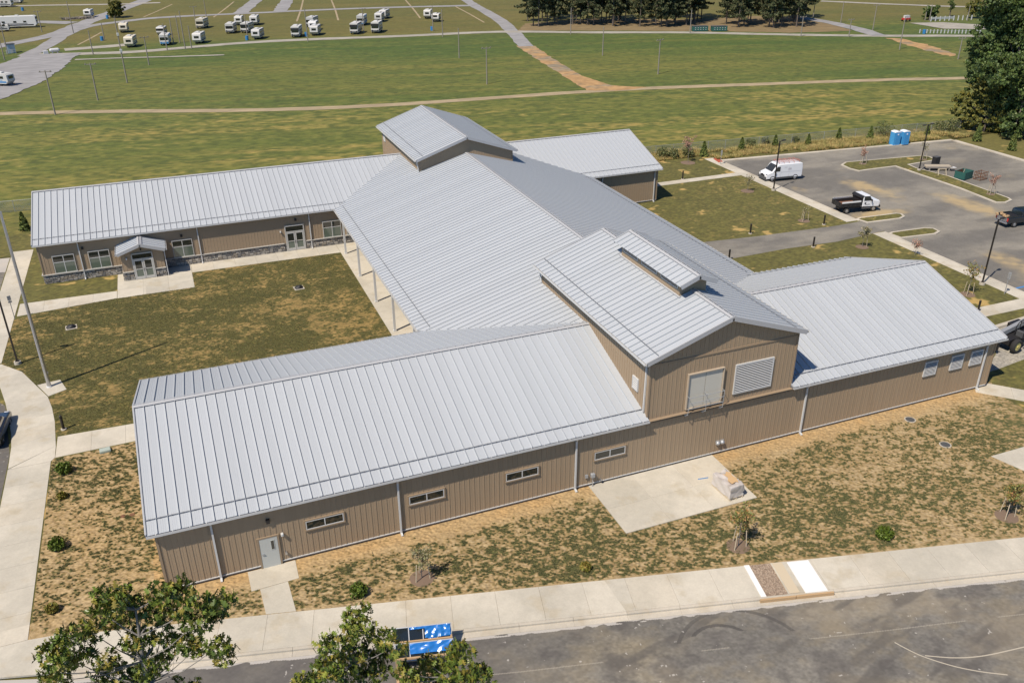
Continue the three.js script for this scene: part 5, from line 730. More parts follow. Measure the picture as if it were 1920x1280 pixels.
{ const b = G(1905, 252); const lobes = []; for (const [u, w, d, r] of [[1860, 70, 0, 3.4], [1895, 40, 1, 4], [1920, 90, 0, 4], [1850, 120, 0, 3], [1880, 130, -1, 3.6], [1905, 170, 0, 3.6], [1835, 155, 1, 2.2], [1945, 140, 0, 5], [1930, 20, 0, 5], [1870, 20, 0, 3], [1890, -20, 0, 4.5], [1950, -40, 0, 6], [1985, 60, 0, 6], [1860, 165, 1, 2.4], [1900, 205, 0, 2.6], [1915, 225, 0, 2.6], [1975, 190, 0, 5], [1905, 235, -1, 2.4], [1925, 240, -1, 2.6], [1880, 90, 0, 3.6], [1845, 95, 0, 2.6], [1838, 135, 0, 2.4]]) { const D = camera.position.distanceTo(b); const p = at(u, w, D + d * 3 + rr(-2, 2)); lobes.push([p.x - b.x, p.y - b.y, p.z - b.z, r]); } broadleaf('maple_tree', 'very large dark green tree at the corner beyond the parking lot', b, lobes, 84000, 0.18, 0.36, greens, 7, 0.5); }
{ const b = G(1845, 246); const lobes = []; for (const [u, w, r] of [[1808, 185, 1.7], [1825, 200, 1.8], [1845, 165, 2.0], [1868, 158, 1.8], [1885, 165, 1.7], [1850, 190, 2.0], [1870, 195, 2.0], [1818, 222, 1.6], [1845, 222, 1.8], [1875, 225, 1.7], [1800, 205, 1.4], [1850, 240, 1.4], [1895, 205, 1.9], [1885, 235, 1.6], [1810, 235, 1.2], [1865, 238, 1.5]]) { const p = at(u, w, camera.position.distanceTo(b) + rr(-1, 1)); lobes.push([p.x - b.x, p.y - b.y, p.z - b.z, r]); } broadleaf('olive_tree', 'bushy olive and yellow-green tree in front of the very large dark tree', b, lobes, 30000, 0.14, 0.28, olives, 2, 0.22); }
// small conifers
let conI = 0; function conifer(base, h, label) { h *= 0.88; const t = thing('young_conifer', label, 'conifer', base, rr(0, 6)); part('trunk', [rod(v(0, 0, 0), v(0, h * 0.9, 0), 0.05, 0.02, 6)], M.bark, t); const n = Math.round(500 + h * 260); part('crown', leafCloud(n, i => { const f = Math.pow(rnd(), 0.75), y = h * (0.06 + 0.94 * f), R = h * 0.28 * Math.pow(1 - f, 0.85) * (0.7 + 0.5 * vn(f * 9, conI + i % 5, 3)) + 0.04, a = rr(0, 6.283), k = Math.sqrt(rnd()); return { p: v(Math.cos(a) * R * k, y - 0.12 * R * k, Math.sin(a) * R * k), s: rr(0.14, 0.26), c: tone(pick([[0.11, 0.14, 0.034], [0.14, 0.16, 0.038], [0.075, 0.105, 0.03]]), rr(0.8, 1.25)) }; }, 'quad'), NEEDLE, t); conI++; }
for (const [u, w, h, l] of [[1319, 293, 2.6, 'young conifer beside the fence at the corner of the parking lot, nearest brick-red ramp'], [1390, 283, 2.4, 'young conifer in tall dry grass behind the white van'], [1453, 276, 2.2, 'young conifer in tall dry grass just right of the single-arm light pole'], [1515, 272, 2.0, 'young conifer in tall grass midway along the rear kerb'], [1572, 264, 2.4, 'young conifer in tall grass before the portable toilets'], [1631, 262, 2.5, 'young conifer standing right beside the portable toilets'], [1738, 256, 2.2, 'young conifer behind the twin-arm light pole'], [1832, 265, 3.2, 'young conifer on grass under the olive tree'], [1897, 282, 3.0, 'young conifer on the grass beside the long side kerb of lot'], [47, 432, 2.6, 'young conifer by the fence at the end of rear wing']]) conifer(G(u, w), h, l);
// shrubs
function shrub(name, label, cat, base, r, n, cols, s0, s1, flat = 0.8) { const t = thing(name, label, cat, base); part('stem', [rod(v(0, 0, 0), v(0, r, 0), 0.03, 0.015, 5), rod(v(0, 0, 0), v(r * 0.4, r * 0.8, 0.1), 0.02, 0.01, 5), rod(v(0, 0, 0), v(-r * 0.4, r * 0.8, -0.1), 0.02, 0.01, 5)], M.bark, t); part('foliage', leafCloud(n, i => { const q = inBall().normalize().multiplyScalar(Math.pow(rnd(), 0.35)); const k = r * (0.85 + 0.4 * vn(q.x * 3 + base.x, q.z * 3 + q.y * 3, 6)); return { p: v(q.x * k, r * flat * 0.9 + q.y * k * flat, q.z * k), s: rr(s0, s1), c: tone(pick(cols), rr(0.75, 1.3)) }; }), LEAF, t); }
const brightG = [[0.085, 0.13, 0.015], [0.065, 0.1, 0.014], [0.11, 0.145, 0.02]], yel = [[0.2, 0.18, 0.03], [0.14, 0.14, 0.025], [0.24, 0.17, 0.04]];
for (const [u, w, r, c, l] of [[120, 886, 0.52, brightG, 'round green shrub at the rounded lawn corner below the west walk branch'], [116, 934, 0.3, yel, 'small yellowish shrub between two round green shrubs along west walk'], [107, 1028, 0.5, brightG, 'round green shrub beside west walk, opposite the service end of wing'], [98, 1146, 0.34, yel, 'small thin shrub at the lawn corner by the street sidewalk'], [673, 1115, 0.5, brightG, 'round green shrub near street sidewalk beside the service door walk'], [1098, 1068, 0.32, yel, 'small yellowish shrub near street sidewalk below the concrete pad'], [1657, 1008, 0.5, brightG, 'round bright green shrub near street sidewalk in the patchy lawn']]) shrub('round_shrub', l, 'shrub', G(u, w), r, 900, c, 0.06, 0.13);
for (const [u, w, r, l] of [[1243, 296, 0.9, 'dark orange-tinged bush at fence beside rear wing end'], [1262, 296, 0.8, 'low dark bush in the row along fence beside rear wing'], [1290, 294, 0.9, 'twiggy bush in the fence row behind pink sapling'], [1407, 277, 0.8, 'wild bush rising above tall grass behind the van roof'], [1435, 272, 0.7, 'wild bush above tall grass left of the single-arm light pole'], [1492, 268, 0.6, 'wild bush above the tall grass beyond the lot kerb'], [1655, 258, 1.5, 'big dark bush directly left of portable toilets'], [1762, 248, 1.1, 'wild bush by the fence right of the twin-arm light pole'], [1785, 245, 1.2, 'wild bush by the fence near the olive tree']]) shrub('wild_bush', l, 'bush', G(u, w), r, 500, [[0.11, 0.125, 0.045], [0.16, 0.15, 0.06], [0.08, 0.1, 0.038]], 0.1, 0.2, 0.95);
// staked saplings
function sapling(u, w, h, leafN, cols, label, stakes = 3, mulch = 0.72) { const b = G(u, w), t = thing('staked_sapling', label, 'sapling', b); if (mulch) { const g = new THREE.CircleGeometry(mulch, 20); g.rotateX(-Math.PI / 2); const P = g.attributes.position; for (let i = 0; i < P.count; i++) { const r = Math.hypot(P.getX(i), P.getZ(i)); P.setY(i, 0.012 + 0.07 * (1 - r / mulch)); P.setX(i, P.getX(i) * rr(0.94, 1.06)); } g.computeVertexNormals(); part('mulch_ring', g, M.mulch, t); }
  const wood = [rod(v(0, 0, 0), v(0, h * 0.95, 0), 0.03, 0.012, 6)]; const tips = []; for (let i = 0; i < 14; i++) { const y = h * rr(0.4, 0.85), a = rr(0, 6.28), r = h * rr(0.12, 0.26); const e = v(Math.cos(a) * r, y + r * 0.9, Math.sin(a) * r); wood.push(rod(v(0, y, 0), e, 0.012, 0.004, 4)); tips.push(e, v(Math.cos(a) * r * 0.5, y + r * 0.5, Math.sin(a) * r * 0.5)); } part('trunk', wood, M.greyBark, t);
  for (let k = 0; k < stakes; k++) { const a = k * 6.283 / stakes + 0.5; part('stake', rod(v(Math.cos(a) * 0.5, 0, Math.sin(a) * 0.5), v(Math.cos(a) * 0.38, 1.25, Math.sin(a) * 0.38), 0.03, 0.03, 6), M.paleWood, t); }
  part('crown', leafCloud(leafN, i => { const p = pick(tips), q = inBall(); return { p: v(p.x + q.x * 0.24, p.y + q.y * 0.24, p.z + q.z * 0.24), s: rr(0.06, 0.13), c: tone(pick(cols), rr(0.8, 1.3)) }; }), LEAF, t); }
const mixL = [[0.16, 0.17, 0.05], [0.24, 0.2, 0.06], [0.12, 0.14, 0.04], [0.34, 0.18, 0.07]], pinkL = [[0.36, 0.19, 0.15], [0.3, 0.17, 0.12], [0.4, 0.26, 0.18]], duskL = [[0.24, 0.22, 0.12], [0.17, 0.17, 0.07], [0.3, 0.25, 0.15]];
sapling(791, 1084, 2.4, 420, duskL, 'thin staked sapling in mulch between the front wing and street sidewalk'); sapling(1384, 1024, 2.7, 700, mixL, 'staked sapling with mixed green and orange leaves below the concrete pad'); sapling(1888, 968, 2.6, 700, mixL, 'staked sapling in mulch beside the far slab of the patchy lawn');
sapling(1290, 305, 4.0, 600, pinkL, 'tall pinkish sapling on the lawn beside rear wing gable', 0, 1.1); sapling(1402, 358, 2.4, 260, duskL, 'sparse sapling on the lawn edge in front of the white van', 0, 0.9); sapling(1508, 414, 1.8, 110, duskL, 'nearly bare sapling with pale stakes on lawn near the dump truck'); sapling(1617, 463, 2.4, 500, duskL, 'greyish leafy sapling on lawn at the near side of driveway mouth', 1); sapling(1716, 478, 1.8, 200, pinkL, 'small sapling just behind the front wing ridge beside parking sidewalk', 0, 0); sapling(1815, 552, 3.2, 520, mixL, 'staked sapling beside the single-arm light pole at the gable end');
sapling(1618, 307, 2.6, 320, pinkL, 'red-leaved staked sapling at the tip of the long parking island'); sapling(1731, 299, 2.6, 160, duskL, 'nearly bare staked sapling on island beside the twin-arm light pole'); sapling(1858, 364, 2.6, 320, pinkL, 'red-leaved staked sapling at the far end of diagonal parking island');
// tall dry grass along the rear kerb, and tufts on the young lawns
{ const blades = (n, h, w) => { const g = []; for (let i = 0; i < n; i++) { const a = i * 6.283 / n + 0.3, l = 0.35 + 0.25 * ((i * 7) % 3); const b = v(Math.cos(a) * 0.03, 0, Math.sin(a) * 0.03), e = v(Math.cos(a) * h * l, h * (0.7 + 0.15 * (i % 3)), Math.sin(a) * h * l), s = v(-Math.sin(a) * w, 0, Math.cos(a) * w); const ge = new THREE.BufferGeometry(); ge.setAttribute('position', new THREE.BufferAttribute(new Float32Array([b.x - s.x, 0, b.z - s.z, b.x + s.x, 0, b.z + s.z, e.x, e.y, e.z]), 3)); ge.computeVertexNormals(); g.push(ge); } return merge(g); };
  const gm = new THREE.MeshStandardMaterial({ color: 0xffffff, roughness: 0.9, side: THREE.DoubleSide });
  const inst = (name, label, geo, list) => { const m = new THREE.InstancedMesh(geo, gm, list.length); const o = new THREE.Object3D(), c = new THREE.Color(); list.forEach(([x, y, z, s, col], i) => { o.position.set(x, y, z); o.rotation.set(0, (i * 2.399) % 6.283, 0); o.scale.set(s, s * (0.8 + 0.4 * ((i * 13) % 7) / 7), s); o.updateMatrix(); m.setMatrixAt(i, o.matrix); m.setColorAt(i, c.setRGB(...col)); }); m.name = name; m.userData = { kind: 'stuff', label, category: 'grass' }; m.castShadow = m.receiveShadow = true; scene.add(m); };
  const tall = []; for (let i = 0; i < 8000; i++) { const t = rnd(), x = 66 + 62 * t, d = rr(0, 1); const z0 = x < 82 ? -69.5 : -66.9 + (x - 82) * 0.094; const z = z0 - d * (x < 82 ? 3.5 : 4.6); const n = vn(x * 0.25, z * 0.5, 40); if (n < 0.34) continue; tall.push([x, 0, z, rr(0.5, 1.1) * (0.5 + 0.6 * n), tone(pick([[0.42, 0.31, 0.12], [0.34, 0.27, 0.1], [0.26, 0.24, 0.075], [0.48, 0.35, 0.14], [0.2, 0.2, 0.06]]), rr(0.85, 1.25))]); }
  inst('tall_dry_grass', 'tall dry yellow grass along the fence behind the parking lot', blades(9, 0.75, 0.035), tall);
  const tuftG = blades(9, 0.085, 0.016), front = []; seed = 777;
  const inside = (x, z, P = frontLawnPts) => { let c = false; for (let i = 0, j = P.length - 1; i < P.length; j = i++) { const a = P[i], b = P[j]; if ((a[1] > z) !== (b[1] > z) && x < (b[0] - a[0]) * (z - a[1]) / (b[1] - a[1]) + a[0]) c = !c; } return c; };
  const blocked = (x, z) => (x > 27.1 && x < 37.1 && z < 5.6) || (x > 4.6 && x < 7.6 && z < 2) || (x > 5.1 && x < 6.9) && z < 4.6 || (x > 55 && z > 7.6 && x + z > 63.2);
  for (let i = 0; i < 400000 && front.length < 90000; i++) { const x = rr(-7, 58), z = rr(-17.2, 15.5); if (!inside(x, z) || blocked(x, z)) continue; const m = frontGrass(x, z); if (m < 0.71 + 0.17 * rnd()) continue; front.push([x, 0.003, z, rr(0.5, 1.15), tone(pick([[0.1, 0.108, 0.04], [0.13, 0.128, 0.05], [0.08, 0.09, 0.034], [0.18, 0.155, 0.07]]), rr(0.85, 1.2))]); }
  inst('lawn_tufts', 'short tufts of young grass on the patchy front lawn', tuftG, front);
  const court = []; const flagPad = px([[66, 724], [112, 710], [126, 731], [88, 746]]);
  for (let i = 0; i < 260000 && court.length < 70000; i++) { const x = rr(-12, 20.6), z = rr(-50, -18.3); if (!inside(x, z, courtPts) || inside(x, z, flagPad) || (z > -20.4 && x < 0.5)) continue; if (courtGrass(x, z) < 0.42 + 0.28 * rnd()) continue; court.push([x, 0.003, z, rr(0.35, 0.75), tone(pick([[0.13, 0.12, 0.042], [0.17, 0.15, 0.055], [0.1, 0.1, 0.035], [0.24, 0.19, 0.085]]), rr(0.85, 1.2))]); }
  inst('courtyard_tufts', 'short brownish green grass of the courtyard lawn', tuftG, court);
}
console.log('plants done');

/* ================= chain-link fence behind the building ================= */
{ const f = x => v(x, 0, -79.2 + 0.088 * x), x0 = -42, x1 = 132, t = thing('chain_link_fence', 'long grey chain-link fence running between the building and the field', 'fence', f(x0)); const o = f(x0);
  const d = f(x1).sub(o), L = d.length(), u = d.clone().normalize(); for (let s = 0; s < L; s += 3) { const p = u.clone().multiplyScalar(s); part('post', rod(v(p.x, -0.1, p.z), v(p.x, 1.55, p.z), 0.032, 0.032, 6), M.galv, t); }
  part('top_rail', rod(v(0, 1.5, 0), v(d.x, 1.5, d.z), 0.022, 0.022, 6), M.galv, t);
  const a = new Uint8Array(64 * 64 * 4); for (let j = 0; j < 64; j++) for (let i = 0; i < 64; i++) { const on = Math.abs(((i + j) % 32) - 16) < 2.6 || Math.abs(((i - j + 64) % 32) - 16) < 2.6 ? 255 : 0; a.set([on, on, on, 255], (j * 64 + i) * 4); } const at_ = new THREE.DataTexture(a, 64, 64); at_.wrapS = at_.wrapT = THREE.RepeatWrapping; at_.magFilter = THREE.LinearFilter; at_.repeat.set(L / 0.12, 1.45 / 0.12); at_.needsUpdate = true;
  const g = new THREE.PlaneGeometry(L, 1.45); g.translate(L / 2, 0.76, 0); g.rotateY(-Math.atan2(d.z, d.x)); part('wire_mesh', g, new THREE.MeshStandardMaterial({ color: new THREE.Color().setRGB(0.3, 0.31, 0.31), roughness: 0.6, metalness: 0.4, alphaMap: at_, alphaTest: 0.5, transparent: false, side: THREE.DoubleSide }), t); }

/* ================= the campground beyond the field ================= */
const farG = (u, w) => G(u, w, -0.2);
// utility poles: base pixel, top pixel row, has cross-arm
const poles = [[103, 215, 132, 1], [183, 188, 118, 1], [238, 155, 33, 2], [279, 122, 68, 1], [174, 102, 57, 0], [137, 62, 2, 0], [78, 60, 20, 1], [195, 74, 42, 0], [313, 94, 44, 0], [325, 82, 34, 0], [337, 80, 28, 0], [347, 92, 20, 0], [359, 91, 48, 0], [368, 53, 11, 1], [386, 30, 0, 0], [464, 72, 28, 0], [577, 78, 15, 0], [682, 62, 15, 1], [812, 58, 10, 0], [830, 69, 17, 0], [861, 109, 53, 0], [913, 158, 88, 1], [1070, 64, 14, 0], [1130, 104, 50, 0], [1234, 139, 73, 1], [1294, 62, 18, 0], [1502, 68, 30, 1], [1592, 69, 35, 1], [1637, 56, 8, 1], [1687, 93, 30, 0], [1797, 111, 70, 1], [1525, 33, 5, 0], [1577, 42, 2, 0], [1735, 38, 10, 0], [1743, 39, 8, 0], [1814, 39, 10, 0], [14, 101, 38, 0], [8, 113, 75, 0]];
for (const [u, w, tv, arm] of poles) { const b = farG(u, w), h = heightTo(b, tv); const field = w > 95 && w < 220 && u > 60; const t = thing('utility_pole', arm === 2 ? 'tallest wooden pole with white meter boxes at the field edge' : field ? (arm ? 'weathered wooden pole with short cross-arm standing in the mown field' : 'bare weathered wooden pole standing in the mown field') : arm ? 'weathered wooden pole with cross-arm among the campground lanes' : 'bare weathered wooden pole among the campground lanes', 'utility pole', b, arm ? rr(-0.2, 0.3) : 0, arm === 2 ? undefined : 'wooden poles of the campground');
  part('pole', rod(v(0, -0.1, 0), v(0, h, 0), 0.15, 0.1, 8), M.greyWood, t); if (arm === 1) part('cross_arm', [box(2.2, 0.12, 0.12, 0, h - 0.25, 0), box(0.16, 0.2, 0.2, -0.9, h - 0.12, 0), box(0.16, 0.2, 0.2, 0.9, h - 0.12, 0)], M.greyWood, t); if (arm === 2) part('meter_box', [rbox(0.5, 0.7, 0.35, 0.04, 0, h * 0.5, 0.25), rbox(0.45, 0.6, 0.35, 0.04, 0, h * 0.75, 0.25)], M.whiteTrim, t); }
// camping vehicles
const camperPaint = [0.62, 0.5, 0.56].map((k, i) => std(new THREE.Color().setRGB(k, k * (0.99 - i * 0.01), k * (0.96 - i * 0.03)), 0.45));
const roadDir = (() => { const a = farG(250, 97), b = farG(940, 59); return Math.atan2(-(b.z - a.z), b.x - a.x); })();
function camper(u, w, L, H, kind, tint, turn, label, group) {
  if (L < 9) { L *= 0.8; H *= 0.92; }
  const b = farG(u, w), t = thing(kind === 'motor' ? 'motorhome' : 'camping_trailer', label, kind === 'motor' ? 'motorhome' : 'camper', b, turn, group); const W = 2.35, paint = tint === 'cream' ? M.creamPaint : camperPaint[Math.floor(u) % 3], dark = tint === 'dark' ? M.blackMetal : tint === 'teal' ? M.blue : M.greyPlastic;
  // length along local z, front at +z
  const prof = kind === 'motor' ? [[-L / 2, 0.5], [L / 2, 0.5], [L / 2 + 0.05, 1.2], [L / 2 - 0.15, 2.2], [L / 2 - 0.1, H], [-L / 2, H]] : [[-L / 2, 0.5], [L / 2 - 0.6, 0.5], [L / 2, 1.1], [L / 2 - 0.15, H - 0.3], [L / 2 - 0.6, H], [-L / 2 + 0.1, H], [-L / 2, H - 0.3]];
  const g = sideProfile(prof, W, 0.1); g.rotateY(-Math.PI / 2); part('body', [g], paint, t);
  const fz = L / 2 + 0.0; if (kind === 'motor') { part('windscreen', box(2.1, 0.95, 0.06, 0, 1.75, fz - 0.02), M.glass, t); part('front_panel', [box(2.2, 0.3, 0.06, 0, 0.75, fz + 0.05), box(0.3, 0.16, 0.08, -0.85, 0.98, fz + 0.05), box(0.3, 0.16, 0.08, 0.85, 0.98, fz + 0.05)], dark, t); } else { part('front_window', box(1.3, 0.6, 0.06, 0, 1.85, fz - 0.04), M.glass, t); part('hitch', [bar(v(-0.6, 0.5, fz - 0.6), v(0, 0.45, fz + 0.9), 0.1), bar(v(0.6, 0.5, fz - 0.6), v(0, 0.45, fz + 0.9), 0.1)], M.blackMetal, t); }
  for (const s of [-1, 1]) { for (const z of [-L * 0.3, -L * 0.02, L * 0.22]) part('side_window', box(0.05, 0.5, 0.9, s * (W / 2 + 0.005), 1.9, z), M.glass, t); part('stripe', [box(0.04, 0.3, L * 0.86, s * (W / 2 + 0.004), 0.95, -0.1), box(0.04, 0.12, L * 0.6, s * (W / 2 + 0.004), 1.35, -0.3)], dark, t); for (const z of kind === 'motor' ? [-L * 0.28, L * 0.33] : [-0.5, 0.4]) { const c = new THREE.CylinderGeometry(0.36, 0.36, 0.25, 14); c.rotateZ(Math.PI / 2); c.translate(s * (W / 2 - 0.2), 0.36, z); part('wheel', c, M.rubber, t); } }
  part('roof_unit', rbox(0.8, 0.28, 1.0, 0.06, 0, H + 0.14, 0.4), M.whiteTrim, t); part('roof_vent', rbox(0.5, 0.12, 0.5, 0.03, 0.3, H + 0.06, -L * 0.3), M.greyPlastic, t); part('awning', [rod(v(W / 2 + 0.1, H - 0.25, -L * 0.35), v(W / 2 + 0.1, H - 0.25, L * 0.3), 0.08)], dark, t); if (tint === 'dark') part('dark_front', box(2.3, 0.7, 0.05, 0, H - 0.7, fz - 0.08), M.blackMetal, t);
}
const rT = 0.42, rv = 'campers parked in the campground';
for (const [u, w, L, H, k, c, l] of [[233, 60, 6, 2.9, 'trailer', 'cream', 'cream camping trailer standing alone near the road fork'], [246, 87, 7, 3.1, 'trailer', 'cream', 'cream trailer with blue window beside the tallest wooden pole'], [304, 66, 5, 2.7, 'trailer', 'dark', 'small dark-fronted camper behind the teal and white motorhome'], [311, 83, 7, 3.1, 'motor', 'teal', 'white motorhome with teal windscreen by the gravel road'], [374, 80, 7, 3.1, 'trailer', 'white', 'white trailer at the gravel road, alone between pole rows'], [380, 52, 7, 3.2, 'motor', 'cream', 'tan motorhome standing behind the lone white trailer'], [434, 61, 7, 3.1, 'motor', 'white', 'white motorhome with black windscreen in the three-camper cluster'], [449, 46, 6, 2.9, 'trailer', 'white', 'plain white trailer at back of the three-camper cluster'], [464, 60, 7, 3.1, 'motor', 'dark', 'motorhome with blue-black front in the three-camper cluster'], [478, 46, 7, 3.1, 'trailer', 'white', 'white trailer just behind the blue-black motorhome'], [484, 72, 7, 3, 'trailer', 'white', 'white trailer with tall rear beside the gravel road'], [557, 68, 8, 3.3, 'motor', 'dark', 'white and black motorhome beside a blue barrel'], [586, 49, 7, 3.2, 'motor', 'white', 'motorhome behind two white trailers in line'], [588, 56, 6, 2.9, 'trailer', 'white', 'white trailer in the middle of a line of three'], [592, 65, 7, 3, 'trailer', 'white', 'white trailer at the road end of a line of three'], [668, 62, 8, 3.4, 'motor', 'dark', 'black-fronted motorhome beside a white-banded pole'], [679, 46, 8, 3.3, 'motor', 'teal', 'white motorhome with blue windscreen behind the black-fronted one'], [707, 60, 8, 3.4, 'motor', 'dark', 'black motorhome with silver swirls by the road'], [712, 40, 7, 3, 'trailer', 'white', 'white trailer behind the swirl-painted motorhome'], [721, 34, 7, 3, 'trailer', 'white', 'white trailer farthest back behind the swirl-painted motorhome'], [803, 34, 6, 3, 'trailer', 'white', 'tall white trailer of the isolated pair near a blue barrel'], [818, 40, 5, 2.7, 'trailer', 'white', 'low white trailer of the isolated pair near a blue barrel'], [167, 32, 5, 2.8, 'trailer', 'teal', 'small blue and white camper near the round tree']]) camper(u, w, L, H, k, c, (() => { const b = farG(u, w); return Math.atan2(CAM.x - b.x, CAM.z - b.z) - 0.22 + rr(-0.1, 0.1); })(), l);
camper(33, 52, 12, 3.6, 'trailer', 'dark', roadDir + Math.PI / 2 - 0.1, 'very long fifth-wheel trailer with dark swooping stripes beside the paved lane'); camper(2, 59, 6, 2.1, 'motor', 'white', roadDir + Math.PI / 2, 'white truck at the nose of the very long trailer');
camper(8, 13, 8, 3.2, 'trailer', 'white', 1.3, 'white trailer at the upper paved lane with grey awning'); camper(26, 6, 8, 3.2, 'motor', 'white', 1.2, 'white motorhome farther along the upper lane'); camper(4, 160, 6.5, 2.9, 'trailer', 'teal', 1.0, 'covered trailer with teal roof in the gravel yard');
// round lone tree and others
const roundTree = (u, w, tv, hw, cols, l, n = 9000) => { const b = farG(u, w), h = heightTo(b, tv), D = camera.position.distanceTo(b), r = hw / CAM.f * D; const lobes = []; for (let i = 0; i < 12; i++) { const q = inBall(); lobes.push([q.x * r * 0.55, h - r * 1.05 + q.y * r * 0.5, q.z * r * 0.55, r * 0.55]); } broadleaf('broadleaf_tree', l, b, lobes, n, r * 0.07, r * 0.14, cols, h - r * 1.5, 0.22); };
roundTree(216, 33, -8, 17, olives, 'lone round olive-green tree at the paved lane'); roundTree(1742, 37, 1, 16, greens, 'round dark tree by the white board fence', 5000); roundTree(1781, 31, -2, 9, greens, 'slim small tree right of the round dark tree', 3000); roundTree(1822, 34, -6, 16, olives, 'yellowish tree at the end of white board fence', 5000);
// pine grove
{ const pine = (seedN, H) => { seed = seedN; const wood = [rod(v(0, -0.1, 0), v(0, H, 0), 0.2, 0.06, 7)]; const tiers = []; for (let i = 0; i < 34; i++) { const f = 0.2 + 0.78 * i / 34, a = rr(0, 6.283), r = (1 - Math.pow(Math.abs(f - 0.42) / 0.6, 2)) * rr(1.8, 3.5) + 0.4, y = H * f; const e = v(Math.cos(a) * r, y - 0.15 * r + rr(0, 0.6), Math.sin(a) * r); wood.push(rod(v(0, y, 0), e, 0.05, 0.02, 4)); tiers.push([v(0, y, 0), e]); } return [merge(wood), leafCloud(2400, i => { const [a, b] = pick(tiers); const p = a.clone().lerp(b, Math.pow(rnd(), 0.55)); const q = inBall(); return { p: v(p.x + q.x * 0.6, p.y + q.y * 0.4, p.z + q.z * 0.6), s: rr(0.25, 0.55), c: tone(pick([[0.055, 0.072, 0.03], [0.075, 0.085, 0.036], [0.042, 0.056, 0.025], [0.1, 0.095, 0.045]]), rr(0.8, 1.25)) }; })]; };
  const kinds = [pine(11, 15), pine(22, 17), pine(33, 13.5), pine(44, 16)]; const protos = kinds.map(([w, f]) => [w, f]); seed = 4242;
  const spots = []; for (let i = 0; i < 46; i++) spots.push([rr(985, 1315), rr(31, 51)]); for (let i = 0; i < 22; i++) spots.push([rr(1352, 1512), rr(30, 51)]); spots.push([1000, 48], [1010, 50], [1045, 46], [1250, 50], [1300, 40], [1450, 52], [1465, 50], [1490, 38], [1500, 35], [1362, 45], [1395, 48]);
  for (const [u, w] of spots) { const [wd, fo] = pick(protos); const t = thing('pine_tree', u < 1335 ? 'dark pine with bare lower trunk in the larger grove' : 'dark pine with bare lower trunk in the smaller grove', 'pine', farG(u, w), rr(0, 6.28), u < 1335 ? 'pines of the larger grove' : 'pines of the smaller grove'); const s = rr(0.85, 1.15); t.scale.set(s, s, s); part('trunk', wd, M.bark, t); part('crown', fo, NEEDLE, t); } }
// bins, barrels, fences, sheds
for (const [u, w, l] of [[42, 20, 'blue barrel on grass beyond the long trailer'], [191, 76, 'blue barrel at the foot of a pole near the road fork'], [201, 35, 'blue barrel beside the lone round tree'], [463, 75, 'blue barrel by the road near the three-camper cluster'], [574, 68, 'blue barrel beside the white and black motorhome'], [810, 57, 'blue barrel below the isolated pair of trailers'], [1733, 63, 'blue barrel by the row of white posts']]) { const t = thing('blue_barrel', l, 'barrel', farG(u, w)); part('drum', [cyl(0.45, 0.45, 1.1, 0, 0, 0, 14)], M.blue, t); part('rim', [cyl(0.47, 0.47, 0.06, 0, 1.08, 0, 14), cyl(0.47, 0.47, 0.05, 0, 0.5, 0, 14)], M.blue, t); }
for (const [u, l] of [[1312, 'green metal dumpster at the grove edge next to the tall pole'], [1348, 'green metal dumpster at the grove edge away from the tall pole']]) { const t = thing('green_dumpster', l, 'dumpster', farG(u, 58), -0.25); part('bin', [box(4.6, 1.3, 1.8, 0, 0.75, 0)], M.green, t); part('rib', [-2, -1.2, -0.4, 0.4, 1.2, 2].map(x => box(0.14, 1.2, 0.1, x, 0.75, 0.94)), std(new THREE.Color().setRGB(0.04, 0.14, 0.11), 0.6), t); part('label_plate', [-1.6, -0.8, 0, 0.8, 1.6].flatMap(x => [box(0.2, 0.2, 0.04, x, 1.05, 0.93), box(0.2, 0.2, 0.04, x, 0.55, 0.93)]), M.whiteTrim, t); part('lid', [box(4.7, 0.1, 1.9, 0, 1.45, 0)], M.greyPlastic, t); }
{ const a = farG(1725, 62), b = farG(1838, 63), t = thing('post_row', 'row of short white posts along the gravel road', 'fence', a); for (let k = 0; k < 18; k++) { const p = b.clone().sub(a).multiplyScalar(k / 17); part('post', box(0.22, 1.1, 0.22, p.x, 0.5, p.z), M.whiteTrim, t); } part('rail', bar(v(0, 0.75, 0), b.clone().sub(a).add(v(0, 0.75, 0)), 0.08, 0.06), M.galv, t); }
{ const a = farG(1746, 40), b = farG(1822, 37), t = thing('board_fence', 'white board fence with open gaps below the round dark tree', 'fence', a); for (let k = 0; k < 10; k++) { const p = b.clone().sub(a).multiplyScalar(k / 9); part('post', box(0.25, 1.5, 0.25, p.x, 0.7, p.z), M.whiteTrim, t); if (k < 5) part('board', bar(p.clone().add(v(0.3, 0.9, 0)), b.clone().sub(a).multiplyScalar((k + 0.85) / 9).add(v(0, 0.9, 0)), 0.7, 0.08), M.whiteTrim, t); } }
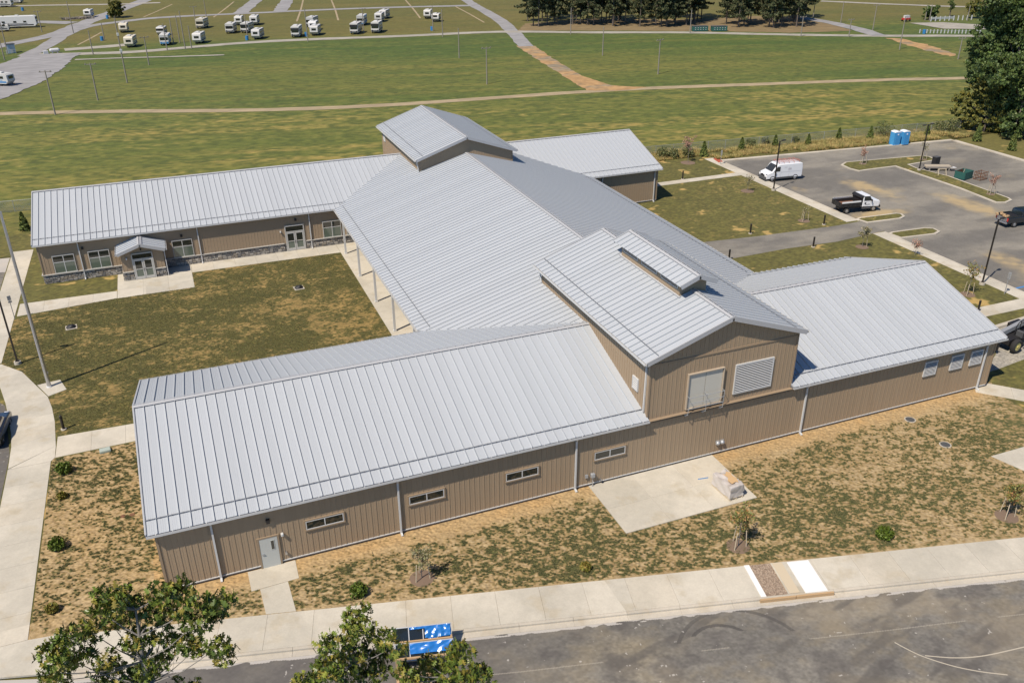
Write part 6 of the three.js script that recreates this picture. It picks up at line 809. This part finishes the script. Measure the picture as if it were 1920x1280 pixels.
{ const p = farG(98, 100), t = thing('propane_tank', 'white horizontal tank and low white box at the road junction', 'tank', p, 0.2); const c = new THREE.CapsuleGeometry(0.5, 1.6, 4, 12); c.rotateZ(Math.PI / 2); c.translate(0.6, 0.8, 0); part('tank', c, M.whiteTrim, t); part('saddle', [box(0.2, 0.5, 0.8, 0, 0.25, 0), box(0.2, 0.5, 0.8, 1.2, 0.25, 0)], M.galv, t); part('box', rbox(1.2, 0.8, 0.8, 0.04, -1.6, 0.4, 0), M.whiteTrim, t); }
{ const p = farG(21, 99), t = thing('booth', 'small pale blue booth with white rail at the yard edge', 'booth', p, 0.3); part('cabin', box(1.8, 2.2, 1.8, 0, 1.1, 0), std(new THREE.Color().setRGB(0.4, 0.5, 0.6), 0.7), t); part('roof', box(2.2, 0.14, 2.2, 0, 2.28, 0), M.greyPlastic, t); part('door', box(0.8, 1.9, 0.05, 0.2, 0.98, 0.92), M.whiteTrim, t); part('rail', [box(2.4, 0.1, 0.1, -0.4, 1.0, 1.9), box(0.1, 1.0, 0.1, -1.5, 0.5, 1.9), box(0.1, 1.0, 0.1, 0.7, 0.5, 1.9), box(2.4, 0.1, 0.1, -0.4, 0.55, 1.9)], M.whiteTrim, t); }
{ const p = farG(1699, 40), t = thing('farm_cart', 'red cart with white boxes on the grass near the road bend', 'cart', p, 0.1); part('bed', box(2.6, 0.5, 1.4, 0, 0.8, 0), M.red, t); part('load', [box(0.9, 0.8, 1.0, -0.4, 1.45, 0), box(0.8, 0.8, 1.0, 0.6, 1.45, 0)], M.whiteTrim, t); for (const s of [-1, 1]) for (const x of [-0.9, 0.9]) { const c = new THREE.CylinderGeometry(0.35, 0.35, 0.2, 12); c.rotateX(Math.PI / 2); c.translate(x, 0.35, s * 0.7); part('wheel', c, M.rubber, t); } }
{ const p = farG(120, 37), t = thing('brush_pile', 'low pile of grey brush beside the paved lane', 'brush pile', p); const sticks = []; for (let i = 0; i < 70; i++) { const x = rr(-1, 9), z = rr(-0.8, 0.8), a = rr(0, 3.14); sticks.push(bar(v(x - Math.cos(a), rr(0.1, 0.7), z - Math.sin(a) * 0.7), v(x + Math.cos(a), rr(0.1, 1), z + Math.sin(a) * 0.7), 0.12)); } part('branches', sticks, M.greyWood, t); part('core', (() => { const g = new THREE.SphereGeometry(1, 12, 6, 0, 6.283, 0, 1.57); g.scale(4.8, 0.6, 0.9); g.translate(4, 0, 0); return g; })(), M.bark, t); }
console.log('far done');

renderer.render(scene, camera);
